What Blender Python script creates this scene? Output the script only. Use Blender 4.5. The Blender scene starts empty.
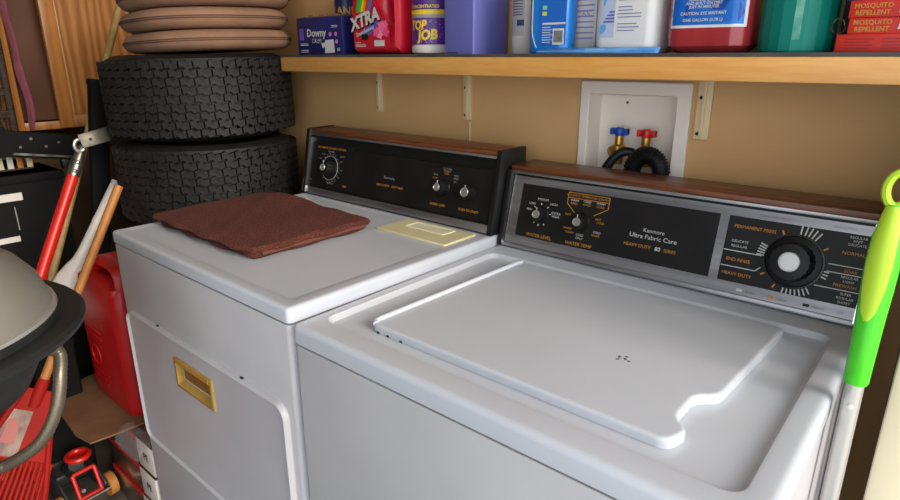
import bpy, bmesh, math, random
from mathutils import Vector, Matrix
random.seed(7)
PI = math.pi
scene = bpy.context.scene
COL = scene.collection

# ------------------------------------------------------------------ camera
F_PX = 604.1
YAW, PITCH, ROLL = 0.7084, 0.3111, -0.0029
CAM = Vector((0.8089, -0.5315, 1.3422))
cd = bpy.data.cameras.new('camera')
cam = bpy.data.objects.new('camera', cd)
COL.objects.link(cam)
scene.camera = cam
cd.sensor_width = 36.0
cd.lens = F_PX / 900 * 36
cd.clip_start = 0.02
_f = Vector((-math.sin(YAW) * math.cos(PITCH), math.cos(YAW) * math.cos(PITCH), -math.sin(PITCH)))
_r = Vector((math.cos(YAW), math.sin(YAW), 0))
_u = _r.cross(_f)
_r2 = _r * math.cos(ROLL) + _u * math.sin(ROLL)
_u2 = -_r * math.sin(ROLL) + _u * math.cos(ROLL)
cam.matrix_world = Matrix(((_r2.x, _u2.x, -_f.x, CAM.x), (_r2.y, _u2.y, -_f.y, CAM.y),
                           (_r2.z, _u2.z, -_f.z, CAM.z), (0, 0, 0, 1)))

# ------------------------------------------------------------------ light
w = bpy.data.worlds.new('world')
scene.world = w
w.use_nodes = True
bg = w.node_tree.nodes['Background']
bg.inputs[0].default_value = (0.82, 0.91, 1.0, 1)
bg.inputs[1].default_value = 1.6
sd = bpy.data.lights.new('sun', 'SUN')
sun = bpy.data.objects.new('sun', sd)
COL.objects.link(sun)
sd.energy = 1.8
sd.angle = math.radians(28)
sd.color = (1.0, 0.90, 0.76)
sun.rotation_euler = Vector((-0.93, 0.09, -0.34)).to_track_quat('-Z', 'Y').to_euler()
vs = scene.view_settings
vs.view_transform = 'Standard'
vs.look = 'None'
vs.exposure = 0.7
vs.gamma = 1
vs.use_curve_mapping = False


# ------------------------------------------------------------------ materials
def new_mat(name):
    m = bpy.data.materials.new(name)
    m.use_nodes = True
    return m, m.node_tree.nodes, m.node_tree.links, m.node_tree.nodes['Principled BSDF']


def c4(c):
    return (c[0], c[1], c[2], 1)


def mat(name, col, rough=0.5, metal=0.0, col2=None, scale=8.0, stretch=(1, 1, 1), lo=0.35, hi=0.65,
        bump=0.0, bscale=60.0, coat=0.0, spec=None, detail=4.0, alpha=None, trans=None, sheen=0.0):
    m, N, L, b = new_mat(name)
    b.inputs['Base Color'].default_value = c4(col)
    b.inputs['Roughness'].default_value = rough
    b.inputs['Metallic'].default_value = metal
    if coat:
        b.inputs['Coat Weight'].default_value = coat
        b.inputs['Coat Roughness'].default_value = 0.15
    if spec is not None:
        b.inputs['Specular IOR Level'].default_value = spec
    if alpha is not None:
        b.inputs['Alpha'].default_value = alpha
    if trans is not None:
        b.inputs['Transmission Weight'].default_value = trans
    if sheen:
        b.inputs['Sheen Weight'].default_value = sheen
    tc = N.new('ShaderNodeTexCoord')
    mp = N.new('ShaderNodeMapping')
    mp.inputs['Scale'].default_value = stretch
    L.new(tc.outputs['Object'], mp.inputs[0])
    if col2 is not None:
        n = N.new('ShaderNodeTexNoise')
        n.inputs['Scale'].default_value = scale
        n.inputs['Detail'].default_value = detail
        L.new(mp.outputs[0], n.inputs['Vector'])
        r = N.new('ShaderNodeValToRGB')
        r.color_ramp.elements[0].position = lo
        r.color_ramp.elements[1].position = hi
        r.color_ramp.elements[0].color = c4(col)
        r.color_ramp.elements[1].color = c4(col2)
        L.new(n.outputs[0], r.inputs[0])
        L.new(r.outputs[0], b.inputs['Base Color'])
    if bump:
        n2 = N.new('ShaderNodeTexNoise')
        n2.inputs['Scale'].default_value = bscale
        n2.inputs['Detail'].default_value = 3
        L.new(tc.outputs['Object'], n2.inputs['Vector'])
        bp = N.new('ShaderNodeBump')
        bp.inputs['Strength'].default_value = bump
        bp.inputs['Distance'].default_value = 0.004
        L.new(n2.outputs[0], bp.inputs['Height'])
        L.new(bp.outputs[0], b.inputs['Normal'])
    return m


def wood(name, c_a, c_b, axis='x', rings=14.0, rough=0.4, distort=5.0, fine=0.5, coat=0.0, off=(0, 0, 0)):
    """grain that runs along one axis: distorted bands plus fine stretched pores"""
    m, N, L, b = new_mat(name)
    b.inputs['Roughness'].default_value = rough
    if coat:
        b.inputs['Coat Weight'].default_value = coat
        b.inputs['Coat Roughness'].default_value = 0.2
    tc = N.new('ShaderNodeTexCoord')
    mp = N.new('ShaderNodeMapping')
    s = {'x': (0.12, 1, 1), 'y': (1, 0.12, 1), 'z': (1, 1, 0.12)}[axis]
    mp.inputs['Scale'].default_value = s
    mp.inputs['Location'].default_value = off
    L.new(tc.outputs['Object'], mp.inputs[0])
    wv = N.new('ShaderNodeTexWave')
    wv.wave_type = 'RINGS'
    wv.rings_direction = axis.upper()
    wv.inputs['Scale'].default_value = rings
    wv.inputs['Distortion'].default_value = distort
    wv.inputs['Detail'].default_value = 2.0
    wv.inputs['Detail Scale'].default_value = 1.2
    L.new(mp.outputs[0], wv.inputs['Vector'])
    ns = N.new('ShaderNodeTexNoise')
    ns.inputs['Scale'].default_value = 130
    ns.inputs['Detail'].default_value = 3
    L.new(mp.outputs[0], ns.inputs['Vector'])
    mx = N.new('ShaderNodeMix')
    mx.data_type = 'FLOAT'
    mx.inputs[0].default_value = fine
    L.new(wv.outputs['Fac'], mx.inputs[2])
    L.new(ns.outputs[0], mx.inputs[3])
    r = N.new('ShaderNodeValToRGB')
    r.color_ramp.elements[0].position = 0.2
    r.color_ramp.elements[1].position = 0.75
    r.color_ramp.elements[0].color = c4(c_a)
    r.color_ramp.elements[1].color = c4(c_b)
    L.new(mx.outputs[0], r.inputs[0])
    L.new(r.outputs[0], b.inputs['Base Color'])
    return m


def srgb(r, g, b):
    def f(c):
        c /= 255
        return c / 12.92 if c <= 0.04045 else ((c + 0.055) / 1.055) ** 2.4
    return (f(r), f(g), f(b))


M_ENAMEL = mat('white_enamel', srgb(200, 203, 210), 0.33, col2=srgb(193, 196, 204), scale=3, coat=0.25, bump=0.02, bscale=220)  # lit copy for the tops, sky's blue reflection put into the colour
M_ENAMEL_SIDE = mat('shaded_enamel', srgb(192, 190, 193), 0.4, col2=srgb(183, 181, 184), scale=4, coat=0.1)  # greyer copy of the enamel, shade of the fronts put into the colour
M_GAP = mat('dark_gap', (0.01, 0.01, 0.011), 0.8)
M_BLACK = mat('black_plastic', (0.008, 0.008, 0.0085), 0.42, spec=.3)
M_PANEL = mat('control_panel_black', (0.010, 0.009, 0.009), 0.42, col2=(0.014, 0.012, 0.011), scale=12, spec=.25)
M_SILVER = mat('brushed_aluminium', srgb(178, 176, 178), 0.38, 0.85, col2=srgb(140, 138, 140), scale=30, stretch=(0.1, 1, 1))
M_CHROME = mat('chrome', (0.75, 0.75, 0.74), 0.15, 1.0)
M_CAP = mat('knob_cap_metal', srgb(205, 202, 198), 0.3, 0.75)
M_STEEL = mat('worn_steel', srgb(160, 158, 150), 0.35, 0.9, col2=srgb(110, 105, 95), scale=40)
M_WALNUT = wood('walnut_veneer', srgb(62, 30, 14), srgb(122, 66, 34), 'x', 22, 0.35, 7, 0.6)
M_GOLD = mat('gold_anodised', srgb(214, 176, 92), 0.38, 0.45, col2=srgb(196, 156, 76), scale=20)
M_CREAM = mat('cream_plastic', srgb(224, 214, 172), 0.4, col2=srgb(215, 204, 160), scale=15)
M_ORANGE_PRINT = mat('orange_print', srgb(196, 134, 44), 0.5)
M_WHITE_PRINT = mat('white_print', srgb(200, 200, 194), 0.5)
M_GREY_PRINT = mat('grey_print', srgb(150, 150, 150), 0.5)
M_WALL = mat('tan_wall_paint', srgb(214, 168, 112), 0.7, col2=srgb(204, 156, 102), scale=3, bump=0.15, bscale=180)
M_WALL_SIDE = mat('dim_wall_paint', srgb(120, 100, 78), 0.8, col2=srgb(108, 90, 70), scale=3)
M_CEIL = mat('ceiling_paint', srgb(190, 182, 170), 0.8)
M_FLOOR = mat('stained_concrete', srgb(120, 110, 100), 0.75, col2=srgb(70, 64, 58), scale=9, bump=0.2, bscale=90, detail=8)
M_PINE = wood('varnished_pine', srgb(222, 154, 76), srgb(240, 190, 112), 'x', 9, 0.35, 3, 0.6, 0.15)
M_SHELF = mat('dark_shelf_board', srgb(88, 78, 74), 0.45, col2=srgb(64, 56, 54), scale=10)
M_OAK = wood('golden_oak', srgb(166, 102, 46), srgb(208, 142, 76), 'z', 9, 0.38, 7, 0.45, 0.2)
M_OAK2 = wood('golden_oak_frame', srgb(178, 110, 48), srgb(212, 144, 74), 'z', 6, 0.38, 3, 0.6, 0.2)
M_INNER = mat('brown_inner_board', srgb(118, 72, 44), 0.5, col2=srgb(106, 62, 38), scale=6)
M_RUBBER = mat('tyre_rubber', (0.010, 0.0095, 0.009), 0.6, col2=(0.017, 0.016, 0.015), scale=20, bump=0.15, bscale=200, spec=.3)
M_CUSHION = mat('brown_cushion_fabric', srgb(150, 114, 90), 0.85, col2=srgb(136, 102, 80), scale=14, bump=0.3, bscale=500)
M_PIPING = mat('cushion_piping', srgb(92, 60, 46), 0.8)
M_TOWEL = mat('brown_terry', srgb(112, 54, 38), 0.95, col2=srgb(66, 28, 20), scale=230, bump=1.0, bscale=300, detail=2)
M_HEM = mat('brown_hem', srgb(112, 62, 48), 0.9, bump=0.6, bscale=600)
M_REDCAN = mat('red_can_plastic', srgb(196, 22, 26), 0.38, col2=srgb(176, 20, 24), scale=6, bump=0.08, bscale=150)
M_RED = mat('red_paint', srgb(214, 34, 24), 0.35, col2=srgb(196, 26, 20), scale=10)
M_REDPL = mat('red_rake_plastic', srgb(160, 26, 15), 0.65, col2=srgb(144, 20, 12), scale=8, spec=.2)
M_LIDGREY = mat('grey_lid_enamel', srgb(150, 146, 136), 0.38, 0.3, col2=srgb(138, 134, 124), scale=4)
M_GRILLBLK = mat('grill_black', (0.014, 0.015, 0.015), 0.45, col2=(0.020, 0.021, 0.021), scale=20, bump=0.05, bscale=200, spec=.35)
M_BOXBLK = mat('matte_black', (0.007, 0.007, 0.0075), 0.7, spec=.15)
M_HOSE = mat('braided_steel_hose', srgb(140, 130, 112), 0.38, 0.7, col2=srgb(112, 102, 86), scale=500)
M_WOODPOLE = wood('pale_wood_pole', srgb(178, 140, 84), srgb(205, 170, 112), 'z', 12, 0.55, 1, 0.9)
M_BROWNPOLE = wood('brown_wood_pole', srgb(166, 104, 44), srgb(196, 132, 66), 'z', 12, 0.5, 1, 0.9)
M_WHITEPL = mat('white_plastic', srgb(226, 220, 212), 0.4, col2=srgb(212, 204, 196), scale=10)
M_CARD = mat('cardboard', srgb(134, 98, 64), 0.85, col2=srgb(120, 86, 56), scale=10)
M_PINK = mat('mauve_cloth', srgb(164, 92, 106), 0.9, col2=srgb(146, 80, 96), scale=20)
M_WICKER = mat('dark_wicker', srgb(70, 52, 38), 0.7, col2=srgb(38, 28, 20), scale=60, stretch=(1, 1, 3), bump=0.6, bscale=150)
M_GREEN = mat('green_grip', srgb(70, 205, 22), 0.35, coat=0.2)
M_LIME = mat('lime_rubber', srgb(186, 222, 50), 0.5)
M_ALU = mat('silver_pole', srgb(196, 194, 190), 0.35, 0.6)
M_CREAMBOARD = mat('cream_painted_board', srgb(236, 222, 190), 0.5, col2=srgb(220, 204, 170), scale=10, stretch=(1, 1, 0.05))
M_BOXWHITE = mat('white_box_plastic', srgb(240, 226, 214), 0.45)
M_BRASS = mat('brass', srgb(196, 152, 70), 0.3, 0.9)
M_BLUEPL = mat('blue_handle', srgb(22, 74, 170), 0.4)
M_BRACKET = mat('beige_bracket', srgb(226, 200, 156), 0.5)
M_SCREW = mat('screw_head', (0.03, 0.028, 0.025), 0.5, 0.5)
M_RUST = mat('rust', srgb(150, 90, 40), 0.9)


# ------------------------------------------------------------------ mesh helpers
class MB:
    def __init__(self):
        self.v = []
        self.f = []

    def add(self, vs_, fs_):
        o = len(self.v)
        self.v += [tuple(x) for x in vs_]
        self.f += [tuple(i + o for i in f) for f in fs_]
        return self

    def box(self, x0, x1, y0, y1, z0, z1):
        return self.add([(x0, y0, z0), (x1, y0, z0), (x1, y1, z0), (x0, y1, z0),
                         (x0, y0, z1), (x1, y0, z1), (x1, y1, z1), (x0, y1, z1)],
                        [(0, 3, 2, 1), (4, 5, 6, 7), (0, 1, 5, 4), (1, 2, 6, 5), (2, 3, 7, 6), (3, 0, 4, 7)])

    def obox(self, c, ax, ay, az, hx, hy, hz):
        c = Vector(c)
        P = []
        for k in (-1, 1):
            for (i, j) in ((-1, -1), (1, -1), (1, 1), (-1, 1)):
                P.append(c + ax * hx * i + ay * hy * j + az * hz * k)
        return self.add(P, [(0, 3, 2, 1), (4, 5, 6, 7), (0, 1, 5, 4), (1, 2, 6, 5), (2, 3, 7, 6), (3, 0, 4, 7)])

    def loft(self, loops, cap0=True, cap1=True, closed=False):
        n = len(loops[0])
        o = len(self.v)
        for l in loops:
            self.v += [tuple(x) for x in l]
        m = len(loops)
        for i in range(m if closed else m - 1):
            a, b = o + i * n, o + ((i + 1) % m) * n
            for j in range(n):
                k = (j + 1) % n
                self.f.append((a + j, a + k, b + k, b + j))
        if not closed:
            if cap0:
                self.f.append(tuple(o + j for j in reversed(range(n))))
            if cap1:
                self.f.append(tuple(o + (m - 1) * n + j for j in range(n)))
        return self

    def tube(self, path, r, n=10, closed=False):
        path = [Vector(q) for q in path]
        m = len(path)
        rs = r if isinstance(r, (list, tuple)) else [r] * m
        loops = []
        prev = None
        for i in range(m):
            a = path[i - 1] if (i > 0 or closed) else path[i]
            b = path[(i + 1) % m] if (i < m - 1 or closed) else path[i]
            t = (b - a).normalized()
            if prev is None:
                ref = Vector((0, 0, 1)) if abs(t.z) < 0.9 else Vector((1, 0, 0))
                x = t.cross(ref).normalized()
            else:
                x = (prev - t * prev.dot(t)).normalized()
            prev = x
            y = t.cross(x)
            loops.append([path[i] + (x * math.cos(2 * PI * j / n) + y * math.sin(2 * PI * j / n)) * rs[i] for j in range(n)])
        return self.loft(loops, closed=closed)

    def lathe(self, prof, c=(0, 0, 0), ax=(0, 0, 1), n=32, ref=None, cap0=True, cap1=True, ell=1.0):
        """prof: list of (radius, height along axis)"""
        t = Vector(ax).normalized()
        ref = Vector(ref) if ref else (Vector((1, 0, 0)) if abs(t.x) < 0.9 else Vector((0, 1, 0)))
        x = (ref - t * ref.dot(t)).normalized()
        y = t.cross(x)
        c = Vector(c)
        loops = []
        for r, h in prof:
            loops.append([c + t * h + (x * math.cos(2 * PI * j / n) + y * math.sin(2 * PI * j / n) * ell) * r for j in range(n)])
        return self.loft(loops, cap0, cap1)

    def prism(self, pts, fn, d0, d1):
        """pts 2d polygon mapped by fn(a,b,d)"""
        return self.loft([[fn(a, b, d0) for a, b in pts], [fn(a, b, d1) for a, b in pts]])

    def xf(self, mtx):
        self.v = [tuple(mtx @ Vector(q)) for q in self.v]
        return self

    def mesh(self, name, m, smooth=True, bevel=0.0, seg=2, angle=35):
        me = bpy.data.meshes.new(name)
        me.from_pydata(self.v, [], self.f)
        bm = bmesh.new()
        bm.from_mesh(me)
        bmesh.ops.recalc_face_normals(bm, faces=bm.faces)
        if bevel > 0:
            es = [e for e in bm.edges if len(e.link_faces) == 2 and e.calc_face_angle(0) > math.radians(angle)]
            bmesh.ops.bevel(bm, geom=es, offset=bevel, segments=seg, profile=0.5, affect='EDGES', clamp_overlap=True)
        bm.to_mesh(me)
        bm.free()
        if smooth:
            me.shade_smooth()
            me.set_sharp_from_angle(angle=math.radians(38))
        me.materials.append(m)
        return me

    def build(self, name, m, parent=None, smooth=True, bevel=0.0, seg=2, angle=35):
        return link(name, self.mesh(name, m, smooth, bevel, seg, angle), parent)


def link(name, me, parent=None):
    o = bpy.data.objects.new(name, me)
    COL.objects.link(o)
    if parent is not None:
        o.parent = parent
    return o


def tag(o, label, cat, group=None, kind=None):
    o['label'] = label
    if cat:
        o['category'] = cat
    if group:
        o['group'] = group
    if kind:
        o['kind'] = kind
    return o


def thing(name, label, cat, loc=(0, 0, 0), rz=0.0, group=None):
    o = bpy.data.objects.new(name, None)
    COL.objects.link(o)
    o.empty_display_size = 0.05
    o.location = loc
    o.rotation_euler = (0, 0, rz)
    return tag(o, label, cat, group)


def struct(o, label=None):
    o['kind'] = 'structure'
    if label:
        o['label'] = label
    return o


def copy_tree(o, parent=None):
    c = o.copy()
    COL.objects.link(c)
    c.parent = parent
    for ch in list(o.children):
        copy_tree(ch, c)
    return c


def rr(x0, x1, y0, y1, r, n=5):
    """rounded rectangle, counter-clockwise"""
    P = []
    for cx, cy, a0 in ((x1 - r, y0 + r, -PI / 2), (x1 - r, y1 - r, 0), (x0 + r, y1 - r, PI / 2), (x0 + r, y0 + r, PI)):
        for i in range(n + 1):
            a = a0 + PI / 2 * i / n
            P.append((cx + r * math.cos(a), cy + r * math.sin(a)))
    return P


def at_z(loop, z):
    return [(a, b, z) for a, b in loop]


def inset(P, d):
    n = len(P)
    out = []
    for i in range(n):
        a, b, c = Vector(P[i - 1]), Vector(P[i]), Vector(P[(i + 1) % n])
        e1 = (b - a)
        e2 = (c - b)
        n1 = Vector((-e1.y, e1.x)).normalized() if e1.length > 1e-9 else Vector((0, 0))
        n2 = Vector((-e2.y, e2.x)).normalized() if e2.length > 1e-9 else n1
        m_ = (n1 + n2)
        m_ = m_.normalized() if m_.length > 1e-6 else n1
        k = max(0.5, m_.dot(n1))
        q = b + m_ * d / k
        out.append((q.x, q.y))
    return out


def arc_fillet(P, r, n=4):
    """round the corners of a 2d polygon; r may be per corner"""
    out = []
    m = len(P)
    for i in range(m):
        a, b, c = Vector(P[i - 1]), Vector(P[i]), Vector(P[(i + 1) % m])
        ri = r[i] if isinstance(r, (list, tuple)) else r
        d1, d2 = (a - b).normalized(), (c - b).normalized()
        ri = min(ri, 0.45 * (a - b).length, 0.45 * (c - b).length)
        p0, p2 = b + d1 * ri, b + d2 * ri
        for k in range(n + 1):
            t = k / n
            q = p0 * (1 - t) ** 2 + b * 2 * t * (1 - t) + p2 * t * t
            out.append((q.x, q.y))
    return out


def slab_loops(P, z0, z1, r, n=3, both=False):
    """prism of outline P whose top (and bottom) edge is rounded by r"""
    L = []
    if both:
        for k in range(n + 1):
            a = PI / 2 * k / n
            L.append(at_z(inset(P, r * (1 - math.sin(a))), z0 + r * (1 - math.cos(a))))
    else:
        L.append(at_z(P, z0))
    for k in range(n + 1):
        a = PI / 2 * k / n
        L.append(at_z(inset(P, r * (1 - math.cos(a))), z1 - r + r * math.sin(a)))
    L.append(at_z(inset(P, r + 0.0025), z1))
    return L


_tcache = {}


def text_geo(s, size, bold=0.0):
    key = (s, bold)
    if key not in _tcache:
        cu = bpy.data.curves.new('t', 'FONT')
        cu.body = s
        cu.size = 1.0
        cu.resolution_u = 2
        cu.offset = bold
        cu.align_x = 'CENTER'
        cu.align_y = 'CENTER'
        ob = bpy.data.objects.new('t', cu)
        me = bpy.data.meshes.new_from_object(ob)
        _tcache[key] = ([tuple(v.co) for v in me.vertices], [tuple(p_.vertices) for p_ in me.polygons])
        bpy.data.objects.remove(ob)
        bpy.data.meshes.remove(me)
        bpy.data.curves.remove(cu)
    V, Fc = _tcache[key]
    return [(a * size, b * size) for a, b, _ in V], Fc


class Panel:
    """flat frame on a surface: origin, u, v, normal, for print and small fittings"""

    def __init__(self, o, u, v):
        self.o, self.u, self.v = Vector(o), Vector(u).normalized(), Vector(v).normalized()
        self.n = self.u.cross(self.v)

    def p(self, a, b, d=0.0):
        return self.o + self.u * a + self.v * b + self.n * d

    def text(self, mb, s, a, b, size, d=0.0006, rot=0.0, sx=1.0, shear=0.0, bold=0.0):
        V, Fc = text_geo(s, size, bold)
        c, q = math.cos(rot), math.sin(rot)
        mb.add([self.p(a + c * (x * sx + shear * y) - q * y, b + q * (x * sx + shear * y) + c * y, d) for x, y in V], Fc)

    def rect(self, mb, a0, a1, b0, b1, d0=0.0, d1=0.0006):
        P = [(a0, b0), (a1, b0), (a1, b1), (a0, b1)]
        mb.prism(P, self.p, d0, d1)

    def line(self, mb, a0, b0, a1, b1, wdt=0.0012, d=0.0006):
        dx, dy = a1 - a0, b1 - b0
        l = math.hypot(dx, dy)
        nx, ny = -dy / l * wdt / 2, dx / l * wdt / 2
        mb.prism([(a0 + nx, b0 + ny), (a0 - nx, b0 - ny), (a1 - nx, b1 - ny), (a1 + nx, b1 + ny)], self.p, 0, d)


class Curved:
    """print wrapped round an upright cylinder: a is arc length"""

    def __init__(self, c, r, a0, z0, ell=1.0):
        self.c, self.r, self.a0, self.z0 = c, r, a0, z0

    def p(self, a, b, d=0.0):
        t = self.a0 + a / self.r
        R = self.r + d
        return Vector((self.c[0] + R * math.cos(t), self.c[1] + R * math.sin(t), self.z0 + b))
    text = Panel.text

    def patch(self, mb, a0, a1, b0, b1, d=0.0006, n=14):
        o = len(mb.v)
        for i in range(n + 1):
            a = a0 + (a1 - a0) * i / n
            mb.v += [tuple(self.p(a, b0, d)), tuple(self.p(a, b1, d))]
        for i in range(n):
            mb.f.append((o + 2 * i, o + 2 * i + 2, o + 2 * i + 3, o + 2 * i + 1))


# ------------------------------------------------------------------ the room
WY = 0.78          # face of the back wall
BX0, BX1, BZ0, BZ1 = 0.115, 0.325, 1.00, 1.262      # hole for the water supply box
floor = struct(MB().box(-2.6, 1.6, -2.4, 1.0, -0.1, 0).build('floor', M_FLOOR), 'stained grey concrete garage floor')
struct(MB().box(1.6, 14, -9, 9, -0.12, -0.01).build('driveway', mat('driveway_concrete', srgb(205, 196, 180), .8, col2=srgb(190, 180, 165), scale=3)), 'pale concrete driveway outside the open side')
wb = MB()
wb.box(-2.6, BX0, WY, WY + 0.13, 0, 2.6)
wb.box(BX1, 1.6, WY, WY + 0.13, 0, 2.6)
wb.box(BX0, BX1, WY, WY + 0.13, 0, BZ0)
wb.box(BX0, BX1, WY, WY + 0.13, BZ1, 2.6)
struct(wb.build('wall_back', M_WALL, smooth=False), 'tan painted wall behind the machines')
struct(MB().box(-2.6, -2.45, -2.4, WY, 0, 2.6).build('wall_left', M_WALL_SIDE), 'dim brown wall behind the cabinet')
struct(MB().box(-2.6, 1.6, -2.4, 1.0, 2.6, 2.7).build('ceiling', M_CEIL), 'pale garage ceiling')
struct(MB().box(-2.6, 0.2, -2.55, -2.4, 0, 2.6).build('wall_light_block', M_WALL_SIDE), 'unseen dim wall opposite the machines, added to darken their fronts')  # out of view, added to keep light off the machine fronts

# ------------------------------------------------------------------ washer and dryer
SLA, CLA = 0.2439, 0.9698       # lean of the control panels


def knob(pn, a, b, r, h, cap_r, parent, skirt=0.0):
    k = MB()
    if skirt:
        k.lathe([(skirt, 0), (skirt, 0.003), (skirt * 0.93, 0.005)], pn.p(a, b), pn.n, 32, cap0=False)
    n = 40
    prof = [(r * 1.05, 0.002), (r, h * 0.8), (r * 0.93, h * 0.97), (cap_r * 1.05, h), (cap_r * 1.05, h * 0.97)]
    t, x, y = pn.n, pn.u, pn.v
    loops = []
    for rad, hh in prof:
        L = []
        for j in range(n):
            ang = 2 * PI * j / n
            q = rad * (1.0 if j % 2 else 0.955) if rad > cap_r * 1.1 else rad
            L.append(pn.p(a, b) + t * hh + (x * math.cos(ang) + y * math.sin(ang)) * q)
        loops.append(L)
    k.loft(loops)
    ko = k.build('knob', M_BLACK, parent)
    MB().lathe([(cap_r, 0), (cap_r, h * 0.04 + 0.0012), (cap_r * 0.94, h * 0.04 + 0.0022), (cap_r * 0.88, h * 0.04 + 0.0022), (cap_r * .84, h * 0.04 + .0016), (cap_r * .78, h * 0.04 + .0016)],
               pn.p(a, b, h * 0.97), pn.n, 28).build('knob_cap', M_CAP, ko)
    if r > .03:
        return ko
    p = MB()
    pn.rect(p, a - 0.0008, a + 0.0008, b + r * 0.5, b + r * 0.95, h * 0.97, h * 1.0 + 0.0005)
    p.build('pointer', M_WHITE_PRINT, ko)
    return ko


def ticks(pn, mb, a, b, r0, r1, angs, wdt=0.0014):
    for d in angs:
        t = math.radians(d)
        pn.line(mb, a + r0 * math.cos(t), b + r0 * math.sin(t), a + r1 * math.cos(t), b + r1 * math.sin(t), wdt, 0.0036)


def machine_body(root, W, top_z, lip, name='body'):
    # carcass under the top, with a dark shadow gap all round
    b = MB()
    b.loft(slab_loops(rr(0.002, W - 0.002, 0.0008, 0.655, 0.012, 4), 0.07, top_z - lip - 0.005, 0.002))
    body = b.build('body', M_ENAMEL_SIDE, root)
    MB().box(0.012, W - 0.012, 0.009, 0.64, top_z - lip - 0.008, top_z - lip + 0.003).build('seam', M_GAP, body)
    MB().box(0.02, W - 0.02, 0.045, 0.64, 0.0, 0.07).build('toe_kick', M_GAP, root)
    return body


def console(root, W, z, y0, end_w, end_up, H=0.176, x_in=0.0):
    """box with a leaning face; returns the face frame"""
    pn = Panel((0, y0, z), (1, 0, 0), (0, SLA, CLA))
    yt = y0 + SLA * H
    zt = z + CLA * H
    yb = y0 + 0.125
    prof = [(y0, z), (yt, zt), (yb, zt + 0.004), (yb, z)]
    c = MB()
    c.loft([[(x, a, b) for a, b in prof] for x in (end_w * 0.5, W - end_w * 0.5)])
    co = c.build('console', M_BLACK, root, smooth=False)
    t = MB()
    t.loft([[(x, a, b) for a, b in ((yt - 0.006, zt + 0.001), (yt - 0.006, zt + 0.013), (yb + 0.002, zt + 0.016), (yb + 0.002, zt + 0.003))]
            for x in (end_w * 0.6, W - end_w * 0.6)])
    t.build('wood_top', M_WALNUT, co, bevel=0.0012)
    s = MB()
    s.loft([[(x, a, b) for a, b in ((yt - 0.0075, zt - 0.004), (yt - 0.0075, zt + 0.002), (yt + 0.004, zt + 0.002), (yt + 0.004, zt - 0.004))]
            for x in (end_w * 0.6, W - end_w * 0.6)])
    s.build('chrome_strip', M_SILVER, co, bevel=0.0006)
    for x0, x1 in ((0, end_w), (W - end_w, W)):
        e = MB()
        pr_ = [(y0 - 0.006, z - 0.001), (yt - 0.012, zt + end_up), (yb + 0.004, zt + end_up + 0.002), (yb + 0.004, z - 0.001)]
        e.loft([[(x, a, b) for a, b in pr_] for x in (x0, x1)])
        eo = e.build('end_panel', M_BLACK, co, bevel=0.002)
    return pn, co


# ---- washer: x 0..0.737, top 0.914
WW, ZT = 0.737, 0.914
washer = thing('washing_machine', 'white top loading washing machine with silver framed control panel and lid', 'washing machine')
machine_body(washer, WW, ZT, 0.033)
tp = MB()
P = rr(0, WW, 0, 0.66, 0.014, 6)
I = rr(0.030, 0.700, 0.050, 0.528, 0.020, 6)
L = slab_loops(P, ZT - 0.033, ZT, 0.010, 4)
L += [at_z(inset(I, -0.008), ZT), at_z(inset(I, -0.004), ZT - 0.0007), at_z(inset(I, -.001), ZT - 0.005), at_z(inset(I, 0.003), ZT - 0.010), at_z(inset(I, 0.008), ZT - 0.011), at_z(inset(I, 0.012), ZT - 0.011)]
tp.loft(L)
wtop = tp.build('top_panel', M_ENAMEL, washer)
# lid with the finger notch in its right edge
LP = [(0.104, 0.084), (0.612, 0.084), (0.622, 0.122), (0.600, 0.140), (0.600, 0.206), (0.626, 0.226), (0.640, 0.508), (0.118, 0.508)]
LQ = arc_fillet(LP, [0.02, 0.034, 0.012, 0.02, 0.02, 0.02, 0.016, 0.02], 6)
ld = MB()
ld.loft(slab_loops(LQ, ZT - 0.0105, ZT + 0.004, 0.005, 4))
lid = ld.build('lid', M_ENAMEL, washer)
bd = MB()
bd.tube([(0.114, 0.090, ZT + 0.002), (0.108, 0.094, ZT + 0.0035), (0.1085, 0.104, ZT + 0.0045), (0.1215, 0.495, ZT + 0.0045), (0.126, 0.503, ZT + 0.003)], 0.0055, 10)
bd.build('rolled_edge', M_ENAMEL, lid)
cp = MB()
for k in range(9):
    a, b = 0.483 + random.uniform(-0.012, 0.014), 0.238 + random.uniform(-0.008, 0.010)
    r = random.uniform(0.001, 0.0035)
    n = 6
    cp.prism([(a + r * random.uniform(.6, 1.2) * math.cos(2 * PI * j / n), b + r * random.uniform(.4, 1) * math.sin(2 * PI * j / n)) for j in range(n)],
             lambda u, v, d: (u, v, ZT + 0.004 + d), -0.001, 0.0003)
cp.build('paint_chip', mat('chipped_paint', srgb(90, 88, 92), 0.7), lid)['kind'] = 'stuff'
for a, b in ((0.145, 0.0835), (0.122, 0.0832), (0.175, 0.0834)):
    MB().box(a, a + 0.005, b - 0.0004, b + 0.002, ZT - 0.010, ZT - 0.007).build('edge_chip', M_SCREW, lid)
ru = MB()
ru.prism([(0.7368 + 0, 0.400), (0.7368, 0.436), (0.7368, 0.44), (0.7368, 0.41)], lambda u, v, d: (u + d, v, ZT - 0.03 + (v - 0.4) * 0.4), 0, 0.0006)
ru.build('rust_stain', M_RUST, wtop)

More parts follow.
